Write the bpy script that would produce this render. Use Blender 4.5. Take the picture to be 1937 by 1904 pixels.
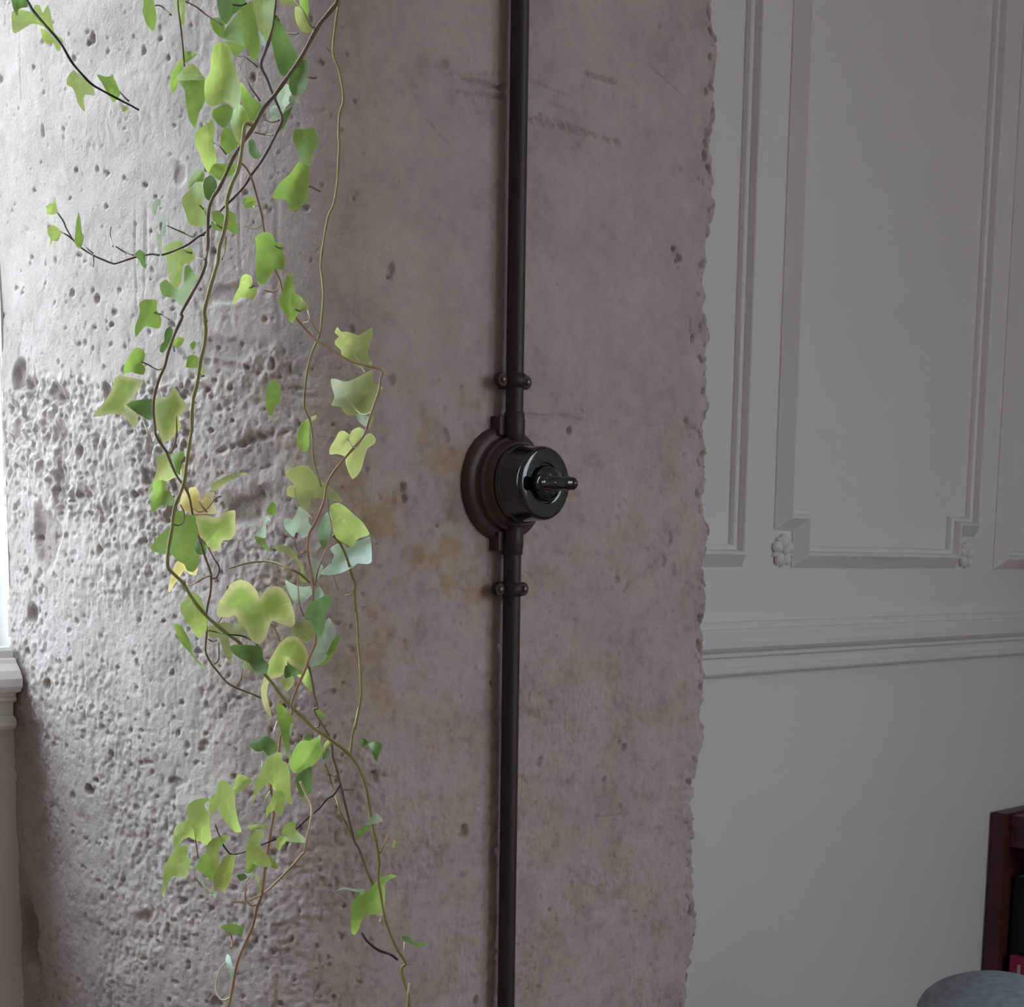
import bpy, bmesh, math, random
import numpy as np
from mathutils import Vector, Matrix
from mathutils.geometry import delaunay_2d_cdt

random.seed(7)
scene = bpy.context.scene
COL = scene.collection
for o in list(bpy.data.objects):
    bpy.data.objects.remove(o)

# ---------------------------------------------------------------- camera
W, H = 1937, 1904
F_PX = 3000.0
PPX, PPY = 968.0, 1478.0
YAW, PITCH, ROLL = math.radians(44.767), math.radians(8.2655), math.radians(0.821)
EYE = np.array([0.0, 0.0, 1.15])
_f = np.array([math.cos(YAW) * math.cos(PITCH), math.sin(YAW) * math.cos(PITCH), -math.sin(PITCH)])
_r0 = np.array([math.sin(YAW), -math.cos(YAW), 0.0])
_u0 = np.cross(_r0, _f)
CR = _r0 * math.cos(ROLL) + _u0 * math.sin(ROLL)
CU = -_r0 * math.sin(ROLL) + _u0 * math.cos(ROLL)
CF = _f
cam_data = bpy.data.cameras.new('camera')
cam = bpy.data.objects.new('camera', cam_data)
COL.objects.link(cam)
cam_data.sensor_width = 36.0
cam_data.lens = F_PX / W * 36.0
cam_data.shift_x = (W / 2 - PPX) / W
cam_data.shift_y = (PPY - H / 2) / W
cam_data.clip_start = 0.02
m = Matrix.Identity(4)
for i in range(3):
    m[i][0], m[i][1], m[i][2], m[i][3] = CR[i], CU[i], -CF[i], EYE[i]
cam.matrix_world = m
scene.camera = cam

# ---------------------------------------------------------------- light
SKY = 12.6
world = bpy.data.worlds.new('overcast_sky')
scene.world = world
world.use_nodes = True
bg = world.node_tree.nodes['Background']
# overcast sky: brightest overhead, a third of that at the horizon, dull ground below
_wn = world.node_tree
_tc = _wn.nodes.new('ShaderNodeTexCoord')
_sep = _wn.nodes.new('ShaderNodeSeparateXYZ')
_wn.links.new(_tc.outputs['Generated'], _sep.inputs[0])
_rmp = _wn.nodes.new('ShaderNodeValToRGB')
_map = _wn.nodes.new('ShaderNodeMapRange')
_map.inputs['From Min'].default_value = -1.0
_map.inputs['From Max'].default_value = 1.0
_wn.links.new(_sep.outputs['Z'], _map.inputs['Value'])
_wn.links.new(_map.outputs['Result'], _rmp.inputs['Fac'])
_e = _rmp.color_ramp.elements
_e[0].position, _e[0].color = 0.0, (0.10, 0.10, 0.095, 1)
_e[1].position, _e[1].color = 1.0, (0.80, 0.92, 1.0, 1)
_a = _e.new(0.49); _a.color = (0.13, 0.13, 0.125, 1)
_a = _e.new(0.51); _a.color = (0.29, 0.325, 0.36, 1)
_wn.links.new(_rmp.outputs['Color'], bg.inputs['Color'])
bg.inputs['Strength'].default_value = SKY

scene.view_settings.view_transform = 'Standard'
scene.view_settings.look = 'None'
scene.view_settings.gamma = 1.0
scene.view_settings.use_curve_mapping = False
scene.view_settings.exposure = 0.0
scene.cycles.max_bounces = 8
scene.cycles.diffuse_bounces = 5
scene.cycles.use_adaptive_sampling = True
scene.cycles.adaptive_threshold = 0.12
scene.cycles.adaptive_min_samples = 12
scene.cycles.glossy_bounces = 4
scene.cycles.transmission_bounces = 8
scene.cycles.sample_clamp_indirect = 6.0
scene.cycles.use_denoising = True


def portal(name, loc, rot, sx, sy):
    """marks a window opening so that the sky light through it is sampled well (gives no light itself)"""
    d = bpy.data.lights.new(name, 'AREA')
    d.shape = 'RECTANGLE'
    d.size, d.size_y = sx, sy
    d.cycles.is_portal = True
    o = bpy.data.objects.new(name, d)
    o.location = loc
    o.rotation_euler = rot
    COL.objects.link(o)


# ---------------------------------------------------------------- main dimensions (metres)
YW = 1.335           # plane of the panelled wall
YF = 0.985           # front face of the stone pier
XL = 0.70            # left flank of the pier
BEND = 0.150         # how far the curved flank swings out before it becomes the flat face
X0, X1, YB, ZC = -2.4, 2.80, -3.4, 2.85
SILL = EYE[2] - 0.100
WIN_X0, WIN_TOP = -0.60, 2.80
portal('window_portal', ((WIN_X0 + XL) / 2, YW + 0.11, (SILL + WIN_TOP) / 2), (math.radians(-90), 0, 0), XL - WIN_X0, WIN_TOP - SILL)
WB_Y0, WB_Y1, WB_Z0, WB_Z1 = -2.9, -1.35, 1.15, 2.78
WC_X0, WC_X1 = 1.45, 2.72
portal('side_window_portal', (X1 + 0.12, (WB_Y0 + WB_Y1) / 2, (WB_Z0 + WB_Z1) / 2), (0, math.radians(90), 0), WB_Z1 - WB_Z0, WB_Y1 - WB_Y0)

portal('front_window_portal', ((WC_X0 + WC_X1) / 2, YB - 0.12, (WB_Z0 + WB_Z1) / 2), (math.radians(90), 0, 0), WC_X1 - WC_X0, WB_Z1 - WB_Z0)


def ray(px, py):
    return CF + (px - PPX) / F_PX * CR - (py - PPY) / F_PX * CU


def on_plane_y(px, py, y):
    d = ray(px, py)
    return EYE + d * (y / d[1])


def at_depth(px, py, depth):
    return EYE + ray(px, py) * depth


# ---------------------------------------------------------------- helpers
def tag(o, label=None, cat=None, group=None, kind=None):
    if label: o['label'] = label
    if cat: o['category'] = cat
    if group: o['group'] = group
    if kind: o['kind'] = kind
    return o


def link(name, me, mats=(), parent=None, smooth=False):
    for mt in (mats if isinstance(mats, (list, tuple)) else [mats]):
        me.materials.append(mt)
    if smooth:
        me.polygons.foreach_set('use_smooth', [True] * len(me.polygons))
    o = bpy.data.objects.new(name, me)
    COL.objects.link(o)
    if parent is not None:
        o.parent = parent
        o.matrix_parent_inverse = parent.matrix_world.inverted()
    return o


def empty(name, loc):
    o = bpy.data.objects.new(name, None)
    o.empty_display_size = 0.05
    o.location = loc
    COL.objects.link(o)
    o.matrix_world = Matrix.Translation(loc)
    return o


def mesh_pydata(name, v, f):
    me = bpy.data.meshes.new(name)
    me.from_pydata([tuple(p) for p in v], [], f)
    me.update()
    return me


def bm_mesh(name, bm):
    me = bpy.data.meshes.new(name)
    bm.to_mesh(me)
    bm.free()
    return me


def box_bm(bm, x0, x1, y0, y1, z0, z1, bev=0.0, seg=2):
    r = bmesh.ops.create_cube(bm, size=1.0)
    for v in r['verts']:
        v.co = Vector(((x0 + x1) / 2 + v.co.x * (x1 - x0), (y0 + y1) / 2 + v.co.y * (y1 - y0), (z0 + z1) / 2 + v.co.z * (z1 - z0)))
    if bev > 0:
        es = {e for v in r['verts'] for e in v.link_edges}
        bmesh.ops.bevel(bm, geom=list(es), offset=bev, segments=seg, affect='EDGES', profile=0.6)


def box(name, x0, x1, y0, y1, z0, z1, mat, parent=None, bev=0.0, seg=2):
    bm = bmesh.new()
    box_bm(bm, x0, x1, y0, y1, z0, z1, bev, seg)
    return link(name, bm_mesh(name, bm), mat, parent, smooth=False)


def crom(pts, n=6, closed=False, ten=1.0):
    P = np.array(pts, float)
    N = len(P)
    out = []
    rng = range(N) if closed else range(N - 1)
    for i in rng:
        if closed:
            p0, p1, p2, p3 = P[(i - 1) % N], P[i], P[(i + 1) % N], P[(i + 2) % N]
        else:
            p0, p1, p2, p3 = P[max(i - 1, 0)], P[i], P[i + 1], P[min(i + 2, N - 1)]
        for k in range(n):
            t = k / n
            m1, m2 = ten * (p2 - p0) / 2, ten * (p3 - p1) / 2
            out.append(p1 * (2 * t ** 3 - 3 * t * t + 1) + m1 * (t ** 3 - 2 * t * t + t) + p2 * (3 * t * t - 2 * t ** 3) + m2 * (t ** 3 - t * t))
    if not closed:
        out.append(P[-1])
    return np.array(out)


def tube_data(path, radii, sides=8):
    path = np.array(path, float)
    n = len(path)
    v, f = [], []
    ref = np.array([0.3, 0.9, 0.1])
    for i in range(n):
        t = path[min(i + 1, n - 1)] - path[max(i - 1, 0)]
        t /= np.linalg.norm(t) + 1e-12
        a = np.cross(t, ref)
        a /= np.linalg.norm(a) + 1e-12
        b = np.cross(t, a)
        for k in range(sides):
            w = 2 * math.pi * k / sides
            v.append(path[i] + radii[i] * (math.cos(w) * a + math.sin(w) * b))
    for i in range(n - 1):
        for k in range(sides):
            k2 = (k + 1) % sides
            f.append((i * sides + k, i * sides + k2, (i + 1) * sides + k2, (i + 1) * sides + k))
    f.append(tuple(range(sides))[::-1])
    f.append(tuple((n - 1) * sides + k for k in range(sides)))
    return v, f


def lathe(name, prof, centre, axis, mat, parent=None, seg=64, smooth=True):
    """prof: (radius, height along axis)"""
    ax = Vector(axis).normalized()
    a = ax.orthogonal().normalized()
    b = ax.cross(a)
    v, f = [], []
    for r, h in prof:
        for k in range(seg):
            w = 2 * math.pi * k / seg
            v.append(Vector(centre) + ax * h + (a * math.cos(w) + b * math.sin(w)) * r)
    for i in range(len(prof) - 1):
        for k in range(seg):
            k2 = (k + 1) % seg
            f.append((i * seg + k, i * seg + k2, (i + 1) * seg + k2, (i + 1) * seg + k))
    f.append(tuple(range(seg))[::-1])
    f.append(tuple((len(prof) - 1) * seg + k for k in range(seg)))
    me = mesh_pydata(name, v, f)
    bm = bmesh.new()
    bm.from_mesh(me)
    bmesh.ops.remove_doubles(bm, verts=bm.verts, dist=1e-6)
    bmesh.ops.recalc_face_normals(bm, faces=bm.faces)
    bm.to_mesh(me)
    bm.free()
    o = link(name, me, mat, parent, smooth)
    if smooth:
        try:
            me.set_sharp_from_angle(angle=math.radians(40))
        except Exception:
            pass
    return o


# ---------------------------------------------------------------- materials
def srgb(r, g, b):
    def c(x):
        x /= 255.0
        return x / 12.92 if x <= 0.04045 else ((x + 0.055) / 1.055) ** 2.4
    return (c(r), c(g), c(b), 1.0)


def mat(name, col, rough=0.6, spec=0.4, metal=0.0, var=0.06, scale=14.0, bump=0.0, bscale=300.0, coat=0.0):
    m = bpy.data.materials.new(name)
    m.use_nodes = True
    nt = m.node_tree
    b = nt.nodes['Principled BSDF']
    tc = nt.nodes.new('ShaderNodeTexCoord')
    nz = nt.nodes.new('ShaderNodeTexNoise')
    nz.inputs['Scale'].default_value = scale
    nz.inputs['Detail'].default_value = 6
    nt.links.new(tc.outputs['Object'], nz.inputs['Vector'])
    mx = nt.nodes.new('ShaderNodeMix')
    mx.data_type = 'RGBA'
    mx.inputs[6].default_value = tuple(max(0, c * (1 - var * 2.2)) for c in col[:3]) + (1,)
    mx.inputs[7].default_value = tuple(min(1, c * (1 + var * 2.2)) for c in col[:3]) + (1,)
    nt.links.new(nz.outputs['Fac'], mx.inputs[0])
    nt.links.new(mx.outputs[2], b.inputs['Base Color'])
    b.inputs['Roughness'].default_value = rough
    b.inputs['Specular IOR Level'].default_value = spec
    b.inputs['Metallic'].default_value = metal
    b.inputs['Coat Weight'].default_value = coat
    if bump > 0:
        n2 = nt.nodes.new('ShaderNodeTexNoise')
        n2.inputs['Scale'].default_value = bscale
        n2.inputs['Detail'].default_value = 4
        nt.links.new(tc.outputs['Object'], n2.inputs['Vector'])
        bp = nt.nodes.new('ShaderNodeBump')
        bp.inputs['Strength'].default_value = bump
        bp.inputs['Distance'].default_value = 0.001
        nt.links.new(n2.outputs['Fac'], bp.inputs['Height'])
        nt.links.new(bp.outputs['Normal'], b.inputs['Normal'])
    return m


M_PAINT = mat('white_wall_paint', srgb(232, 229, 226), 0.55, 0.35, var=0.012, scale=3, bump=0.05, bscale=900)
M_TRIM = mat('white_trim_paint', srgb(233, 230, 227), 0.42, 0.4, var=0.01, scale=6)
M_FLOOR = mat('oak_floor', srgb(146, 108, 84), 0.45, 0.4, var=0.15, scale=5)
M_TAUPE = mat('taupe_wall_paint', srgb(172, 164, 156), 0.7, 0.3, var=0.02, scale=3)
M_CEIL = mat('ceiling_paint', srgb(228, 229, 228), 0.8, 0.2, var=0.01)
M_FRAME = mat('window_frame_paint', srgb(235, 236, 236), 0.4, 0.4, var=0.01)
M_PIPE = mat('bronze_conduit', srgb(54, 44, 45), 0.5, 0.5, metal=0.25, var=0.12, scale=40)
M_PATT = mat('dark_wood_pattress', srgb(72, 51, 43), 0.42, 0.45, var=0.22, scale=30)
M_BLACK = mat('black_bakelite', srgb(17, 19, 25), 0.09, 0.6, var=0.02, coat=0.6)
M_SCREW = mat('dull_brass_screw', srgb(120, 104, 92), 0.35, 0.5, metal=0.7, var=0.1, scale=200)
M_WOOD = mat('dark_mahogany', srgb(84, 45, 36), 0.4, 0.45, var=0.2, scale=12)
M_FABRIC = mat('blue_grey_velvet', srgb(142, 155, 168), 0.95, 0.15, var=0.2, scale=90, bump=1.0, bscale=230)


def glass_mat():
    m = bpy.data.materials.new('window_glass')
    m.use_nodes = True
    nt = m.node_tree
    nt.nodes.remove(nt.nodes['Principled BSDF'])
    t = nt.nodes.new('ShaderNodeBsdfTransparent')
    t.inputs['Color'].default_value = (0.96, 0.98, 0.98, 1)
    g = nt.nodes.new('ShaderNodeBsdfGlossy')
    g.inputs['Roughness'].default_value = 0.02
    x = nt.nodes.new('ShaderNodeMixShader')
    x.inputs[0].default_value = 0.05
    nt.links.new(t.outputs[0], x.inputs[1])
    nt.links.new(g.outputs[0], x.inputs[2])
    nt.links.new(x.outputs[0], nt.nodes['Material Output'].inputs['Surface'])
    return m


M_GLASS = glass_mat()


def stone_mat():
    m = bpy.data.materials.new('limestone')
    m.use_nodes = True
    nt = m.node_tree
    b = nt.nodes['Principled BSDF']
    b.inputs['Roughness'].default_value = 0.9
    b.inputs['Specular IOR Level'].default_value = 0.15
    at = nt.nodes.new('ShaderNodeVertexColor')
    at.layer_name = 'tint'
    tc = nt.nodes.new('ShaderNodeTexCoord')
    n1 = nt.nodes.new('ShaderNodeTexNoise')
    n1.inputs['Scale'].default_value = 90
    n1.inputs['Detail'].default_value = 8
    nt.links.new(tc.outputs['Object'], n1.inputs['Vector'])
    ramp = nt.nodes.new('ShaderNodeMapRange')
    ramp.inputs['From Min'].default_value = 0.3
    ramp.inputs['From Max'].default_value = 0.7
    ramp.inputs['To Min'].default_value = 0.93
    ramp.inputs['To Max'].default_value = 1.07
    nt.links.new(n1.outputs['Fac'], ramp.inputs['Value'])
    mul = nt.nodes.new('ShaderNodeVectorMath')
    mul.operation = 'SCALE'
    nt.links.new(at.outputs['Color'], mul.inputs[0])
    nt.links.new(ramp.outputs['Result'], mul.inputs['Scale'])
    nt.links.new(mul.outputs['Vector'], b.inputs['Base Color'])
    n2 = nt.nodes.new('ShaderNodeTexNoise')
    n2.inputs['Scale'].default_value = 420
    n2.inputs['Detail'].default_value = 5
    nt.links.new(tc.outputs['Object'], n2.inputs['Vector'])
    bp = nt.nodes.new('ShaderNodeBump')
    bp.inputs['Strength'].default_value = 0.55
    bp.inputs['Distance'].default_value = 0.0012
    nt.links.new(n2.outputs['Fac'], bp.inputs['Height'])
    nt.links.new(bp.outputs['Normal'], b.inputs['Normal'])
    return m


M_STONE = stone_mat()

# ---------------------------------------------------------------- room shell
def struct(o):
    o['kind'] = 'structure'
    return o


struct(tag(box('floor', X0, X1, YB, YW + 0.2, -0.1, 0.0, M_FLOOR), 'brown wooden floor of the room', 'floor'))
struct(tag(box('ceiling', X0, X1, YB, YW + 0.2, ZC, ZC + 0.1, M_CEIL), 'white ceiling of the room', 'ceiling'))
struct(tag(box('wall_left', X0 - 0.15, X0, YB, YW + 0.2, 0, ZC, M_TAUPE), 'taupe wall at the left end of the room', 'wall'))
bm = bmesh.new()
box_bm(bm, X0, WC_X0, YB - 0.15, YB, 0, ZC)
box_bm(bm, WC_X1, X1, YB - 0.15, YB, 0, ZC)
box_bm(bm, WC_X0, WC_X1, YB - 0.15, YB, 0, WB_Z0)
box_bm(bm, WC_X0, WC_X1, YB - 0.15, YB, WB_Z1, ZC)
struct(tag(link('wall_front', bm_mesh('wall_front', bm), M_PAINT), 'white wall with a window across the room', 'wall'))
bm = bmesh.new()
box_bm(bm, X1, X1 + 0.15, YB, WB_Y0, 0, ZC)
box_bm(bm, X1, X1 + 0.15, WB_Y1, YW + 0.1, 0, ZC)
box_bm(bm, X1, X1 + 0.15, WB_Y0, WB_Y1, 0, WB_Z0)
box_bm(bm, X1, X1 + 0.15, WB_Y0, WB_Y1, WB_Z1, ZC)
struct(tag(link('wall_right', bm_mesh('wall_right', bm), M_PAINT), 'white wall with a wide window at the right end of the room', 'wall'))
bm = bmesh.new()
WT = YW + 0.10
box_bm(bm, XL, X1, YW, WT, 0, ZC)
box_bm(bm, WIN_X0, XL, YW, WT, 0, SILL - 0.012)
box_bm(bm, WIN_X0, XL, YW, WT, WIN_TOP, ZC)
box_bm(bm, X0, WIN_X0, YW, WT, 0, ZC)
struct(tag(link('wall_back', bm_mesh('wall_back', bm), M_PAINT), 'white panelled wall behind the stone pier', 'wall'))

def window(name, x0, x1, y, z0, z1, nx, label):
    w = struct(tag(empty(name, ((x0 + x1) / 2, y, z0)), label, 'window'))
    fw = 0.028 if nx == 1 else 0.05
    box('window_frame', x0, x0 + fw, y, y + 0.05, z0, z1, M_FRAME, w)
    box('window_frame', x1 - fw, x1, y, y + 0.05, z0, z1, M_FRAME, w)
    box('window_frame', x0 + fw, x1 - fw, y, y + 0.05, z0, z0 + fw, M_FRAME, w)
    box('window_frame', x0 + fw, x1 - fw, y, y + 0.05, z1 - fw, z1, M_FRAME, w)
    n = nx
    for k in range(n):
        a = x0 + fw + (x1 - x0 - 2 * fw) * k / n
        b_ = x0 + fw + (x1 - x0 - 2 * fw) * (k + 1) / n
        if k:
            box('mullion', a - 0.02, a + 0.02, y + 0.005, y + 0.045, z0 + fw, z1 - fw, M_FRAME, w)
            a += 0.02
        if k < n - 1:
            b_ -= 0.02
        box('pane', a, b_, y + 0.022, y + 0.027, z0 + fw, z1 - fw, M_GLASS, w)
    return w


window('window_1', WIN_X0, XL, YW + 0.035, SILL, WIN_TOP, 1, 'bright window left of the stone pier')
window('window_3', WC_X0, WC_X1, YB - 0.10, WB_Z0, WB_Z1, 2, 'window in the wall across the room')
w2 = window('window_2', WB_Y0, WB_Y1, 0.0, WB_Z0, WB_Z1, 3, 'wide window in the right wall')
w2.matrix_world = Matrix.Translation((X1 + 0.05, 0, 0)) @ Matrix.Rotation(math.radians(-90), 4, 'Z') @ Matrix.Diagonal((-1, 1, 1, 1)) @ w2.matrix_world
box('window_sill', WIN_X0, XL, YW - 0.0, YW + 0.035, SILL - 0.012, SILL, M_TRIM, bpy.data.objects['window_1'])


# mouldings: profile (offset along the wall away from the path, projection from the wall)
def sweep_wall(name, path, prof, closed=False, mt=M_TRIM):
    """path: (x, z) on the wall; profile goes to the left of the direction of travel"""
    P = [Vector((p[0], p[1])) for p in path]
    n = len(P)
    v, f = [], []
    for i in range(n):
        if closed or 0 < i < n - 1:
            a = (P[i] - P[i - 1]).normalized()
            b_ = (P[(i + 1) % n] - P[i]).normalized()
        elif i == 0:
            a = b_ = (P[1] - P[0]).normalized()
        else:
            a = b_ = (P[-1] - P[-2]).normalized()
        na, nb = Vector((-a.y, a.x)), Vector((-b_.y, b_.x))
        mid = (na + nb)
        mid = mid / max(mid.dot(na), 1e-6)
        for off, h in prof:
            q = P[i] + mid * off
            v.append((q.x, YW - h, q.y))
    k = len(prof)
    for i in range(n if closed else n - 1):
        j = (i + 1) % n
        for q in range(k - 1):
            f.append((i * k + q, j * k + q, j * k + q + 1, i * k + q + 1))
    if not closed:
        f.append(tuple(range(k))[::-1])
        f.append(tuple((n - 1) * k + q for q in range(k)))
    me = mesh_pydata(name, v, f)
    bm = bmesh.new()
    bm.from_mesh(me)
    bmesh.ops.recalc_face_normals(bm, faces=bm.faces)
    bm.to_mesh(me)
    bm.free()
    return link(name, me, mt)


PANEL_PROF = [(0, -0.002), (0, 0.0025), (0.0015, 0.004), (0.0145, 0.0185), (0.0165, 0.0205), (0.0190, 0.0205), (0.0205, 0.0190), (0.0225, 0.0120),
              (0.0230, 0.0095), (0.0262, 0.0090), (0.0285, 0.0075), (0.0305, 0.0030), (0.031, -0.002)]


def wx(px, py):
    q = on_plane_y(px, py, YW)
    return q[0], q[2]


ZTOP = EYE[2] + 1.05
# left panel (plain mitred corner), seen only at its right end
xr, zb = wx(1396, 1071)
xr = wx(1438, 0)[0]
struct(tag(sweep_wall('trim_1', [(0.95, zb), (xr, zb), (xr, ZTOP), (0.95, ZTOP)], PANEL_PROF, True), 'panel moulding right beside the ragged stone edge', 'moulding'))
# middle panel with stepped corners
xa = wx(1500.5, 0)[0]
xb = wx(1496, 1040)[0]
xc = wx(1805, 1060)[0]
xd = wx(1897, 0)[0]
z0 = wx(1650, 1073)[1]
z1 = wx(1476, 1002)[1]
pm = [(xa, z1), (xb, z1), (xb, z0), (xc, z0), (xc, z1), (xd, z1), (xd, ZTOP - 0.06), (xc, ZTOP - 0.06), (xc, ZTOP), (xb, ZTOP), (xb, ZTOP - 0.06), (xa, ZTOP - 0.06)]
panel = struct(tag(sweep_wall('trim_2', pm, PANEL_PROF, True), 'middle panel moulding with stepped corners and two rosettes', 'moulding'))
# right panel, cut off by the edge of the photograph
xe = wx(1881, 1000)[0]
struct(tag(sweep_wall('trim_3', [(xe, zb - 0.002), (xe + 0.17, zb - 0.002), (xe + 0.17, ZTOP), (xe, ZTOP)], PANEL_PROF, True), 'panel moulding at the right edge of the picture', 'moulding'))


def rosette(cx, cz, r):
    bm = bmesh.new()
    bmesh.ops.create_uvsphere(bm, u_segments=14, v_segments=8, radius=1.0, matrix=Matrix.Translation((cx, YW - 0.006, cz)) @ Matrix.Diagonal((r * 0.26, 0.0085, r * 0.26, 1)))
    for k in range(5):
        a = math.pi / 2 + k * 2 * math.pi / 5
        mt = Matrix.Translation((cx + math.cos(a) * r * 0.60, YW - 0.004, cz + math.sin(a) * r * 0.60)) @ Matrix.Rotation(-a, 4, 'Y') @ Matrix.Diagonal((r * 0.42, 0.0065, r * 0.34, 1))
        bmesh.ops.create_uvsphere(bm, u_segments=14, v_segments=8, radius=1.0, matrix=mt)
        a2 = a + math.pi / 5
        mt = Matrix.Translation((cx + math.cos(a2) * r * 0.72, YW - 0.002, cz + math.sin(a2) * r * 0.72)) @ Matrix.Rotation(-a2, 4, 'Y') @ Matrix.Diagonal((r * 0.28, 0.006, r * 0.15, 1))
        bmesh.ops.create_uvsphere(bm, u_segments=10, v_segments=6, radius=1.0, matrix=mt)
    return link('rosette', bm_mesh('rosette', bm), M_TRIM, panel, True)


q = wx(1476.7, 1041)
rosette(q[0], q[1], 0.0235)
q = wx(1823.4, 1049)
rosette(q[0], q[1], 0.0225)

RAIL_TOP = EYE[2] - 0.0915
RAIL = [(0.0, -0.002), (0.0, 0.012), (-0.003, 0.0145), (-0.009, 0.015), (-0.010, 0.019), (-0.014, 0.0215), (-0.020, 0.027), (-0.027, 0.031), (-0.034, 0.0305),
        (-0.039, 0.026), (-0.041, 0.018), (-0.043, 0.0165), (-0.045, 0.018), (-0.047, 0.0185), (-0.049, 0.016), (-0.050, 0.0125), (-0.0615, 0.0115), (-0.063, 0.015),
        (-0.066, 0.0175), (-0.070, 0.0175), (-0.073, 0.015), (-0.0745, 0.009), (-0.075, -0.002)]
struct(tag(sweep_wall('trim_4', [(1.20, RAIL_TOP), (X1 - 0.001, RAIL_TOP)], RAIL), 'white chair rail running right from the stone pier', 'moulding'))
struct(tag(sweep_wall('trim_5', [(WIN_X0 - 0.3, RAIL_TOP), (XL - 0.006, RAIL_TOP)], RAIL), 'white chair rail under the bright window at left', 'moulding'))

# ---------------------------------------------------------------- stone pier
rng = np.random.default_rng(11)


def vnoise(x, y, freq, seed):
    r = np.random.default_rng(seed)
    T = r.random((256, 256)).astype(np.float32)
    x, y = x * freq + 37.3 * seed % 97, y * freq + 11.7 * seed % 89
    xi, yi = np.floor(x).astype(int), np.floor(y).astype(int)
    fx, fy = x - xi, y - yi
    fx = fx * fx * fx * (fx * (fx * 6 - 15) + 10)
    fy = fy * fy * fy * (fy * (fy * 6 - 15) + 10)
    a, b_ = T[xi & 255, yi & 255], T[(xi + 1) & 255, yi & 255]
    c, d = T[xi & 255, (yi + 1) & 255], T[(xi + 1) & 255, (yi + 1) & 255]
    return (a * (1 - fx) + b_ * fx) * (1 - fy) + (c * (1 - fx) + d * fx) * fy - 0.5


def fbm(x, y, freq, seed, octs=4, gain=0.5):
    o, amp = 0, 1.0
    for k in range(octs):
        o = o + amp * vnoise(x, y, freq * 2 ** k, seed + 13 * k)
        amp *= gain
    return o


def sstep(a, b_, x):
    t = np.clip((x - a) / (b_ - a), 0, 1)
    return t * t * (3 - 2 * t)


# profile in plan: flank (from the wall), rounded corner, face
YS = YW + 0.004
X_FACE = XL + BEND
STEP = 0.0013
_t = np.linspace(0, math.pi / 2, 4000)
_cx = X_FACE - BEND * np.cos(_t) ** 0.9
_cy = YS - (YS - YF) * np.sin(_t) ** 0.9
_cs = np.concatenate([[0], np.cumsum(np.hypot(np.diff(_cx), np.diff(_cy)))])
S_FACE = float(_cs[-1])
LF = S_FACE * 0.62
_tx, _ty = np.gradient(_cx, _cs), np.gradient(_cy, _cs)
_tx[0], _ty[0] = _tx[1], _ty[1]
_nn = np.hypot(_tx, _ty)
_nx, _ny = _ty / _nn, -_tx / _nn


def prof(s):
    """plan position and outward normal at arc length s (curved flank, then flat face)"""
    x, y = np.interp(s, _cs, _cx), np.interp(s, _cs, _cy)
    nx, ny = np.interp(s, _cs, _nx), np.interp(s, _cs, _ny)
    d = s >= S_FACE
    x[d], y[d], nx[d], ny[d] = X_FACE + s[d] - S_FACE, YF, 0, -1
    return x, y, nx, ny


_sd = np.linspace(0, S_FACE + 0.7, 6000)
_px, _py, _, _ = prof(_sd)
_ang = np.arctan2(_py, _px)


def sz(px, py):
    """photograph pixel -> (arc length, height) on the pier"""
    d = ray(px, py)
    a = math.atan2(d[1], d[0])
    s = np.interp(-a, -_ang, _sd)
    x = np.interp(s, _sd, _px)
    y = np.interp(s, _sd, _py)
    return float(s), float(EYE[2] + d[2] * math.hypot(x, y) / math.hypot(d[0], d[1]))


EDGE = [(1362, -120), (1363, 0), (1358, 41), (1369, 75), (1371, 105), (1366, 140), (1360, 176), (1369, 210), (1362, 240), (1355, 271), (1360, 326), (1361, 370), (1366, 387),
        (1360, 427), (1349.5, 458), (1351, 488), (1344, 522), (1343, 578), (1348, 620), (1352, 636), (1347, 675), (1346, 733), (1354, 774),
        (1343.5, 803), (1343, 832), (1350, 856), (1343, 873), (1348, 906), (1341, 939), (1341, 968), (1347, 989), (1357, 1013), (1348, 1046),
        (1339, 1075), (1345.6, 1113), (1351, 1137), (1341, 1187), (1340, 1230), (1341, 1262), (1345.6, 1304), (1338.5, 1345), (1343, 1395),
        (1333, 1436), (1321, 1473), (1321, 1518), (1325, 1556), (1321, 1622), (1325, 1717), (1328, 1737), (1323, 1799), (1312.5, 1836), (1308, 1904), (1309, 2050)]
_e = [on_plane_y(a, b_, YF) for a, b_ in EDGE]
EDGE_Z = np.array([q[2] for q in _e])[::-1]
EDGE_X = np.array([q[0] for q in _e])[::-1]

ZLO, ZHI = EYE[2] - 0.54, EYE[2] + 0.60
zf = np.arange(ZLO, ZHI, STEP)
zs = np.concatenate([np.linspace(0, ZLO - 0.01, 25), zf, np.linspace(ZHI + 0.005, ZC, 30)])
NFIX = int(S_FACE / STEP)
sfix = np.linspace(0, S_FACE, NFIX, endpoint=False)
NFACE = int(0.46 / STEP)
tf = np.linspace(0, 1, NFACE)
NB = 5
Xe = np.interp(zs, EDGE_Z, EDGE_X) + 0.0016 * fbm(zs * 0 + 3.1, zs, 90, 5, 3)
S = np.empty((len(zs), NFIX + NFACE))
S[:, :NFIX] = sfix[None]
S[:, NFIX:] = S_FACE + tf[None] * (Xe[:, None] - X_FACE)
Z = np.repeat(zs[:, None], S.shape[1], 1)
zj = sz(1330, 818)[1]

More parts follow.
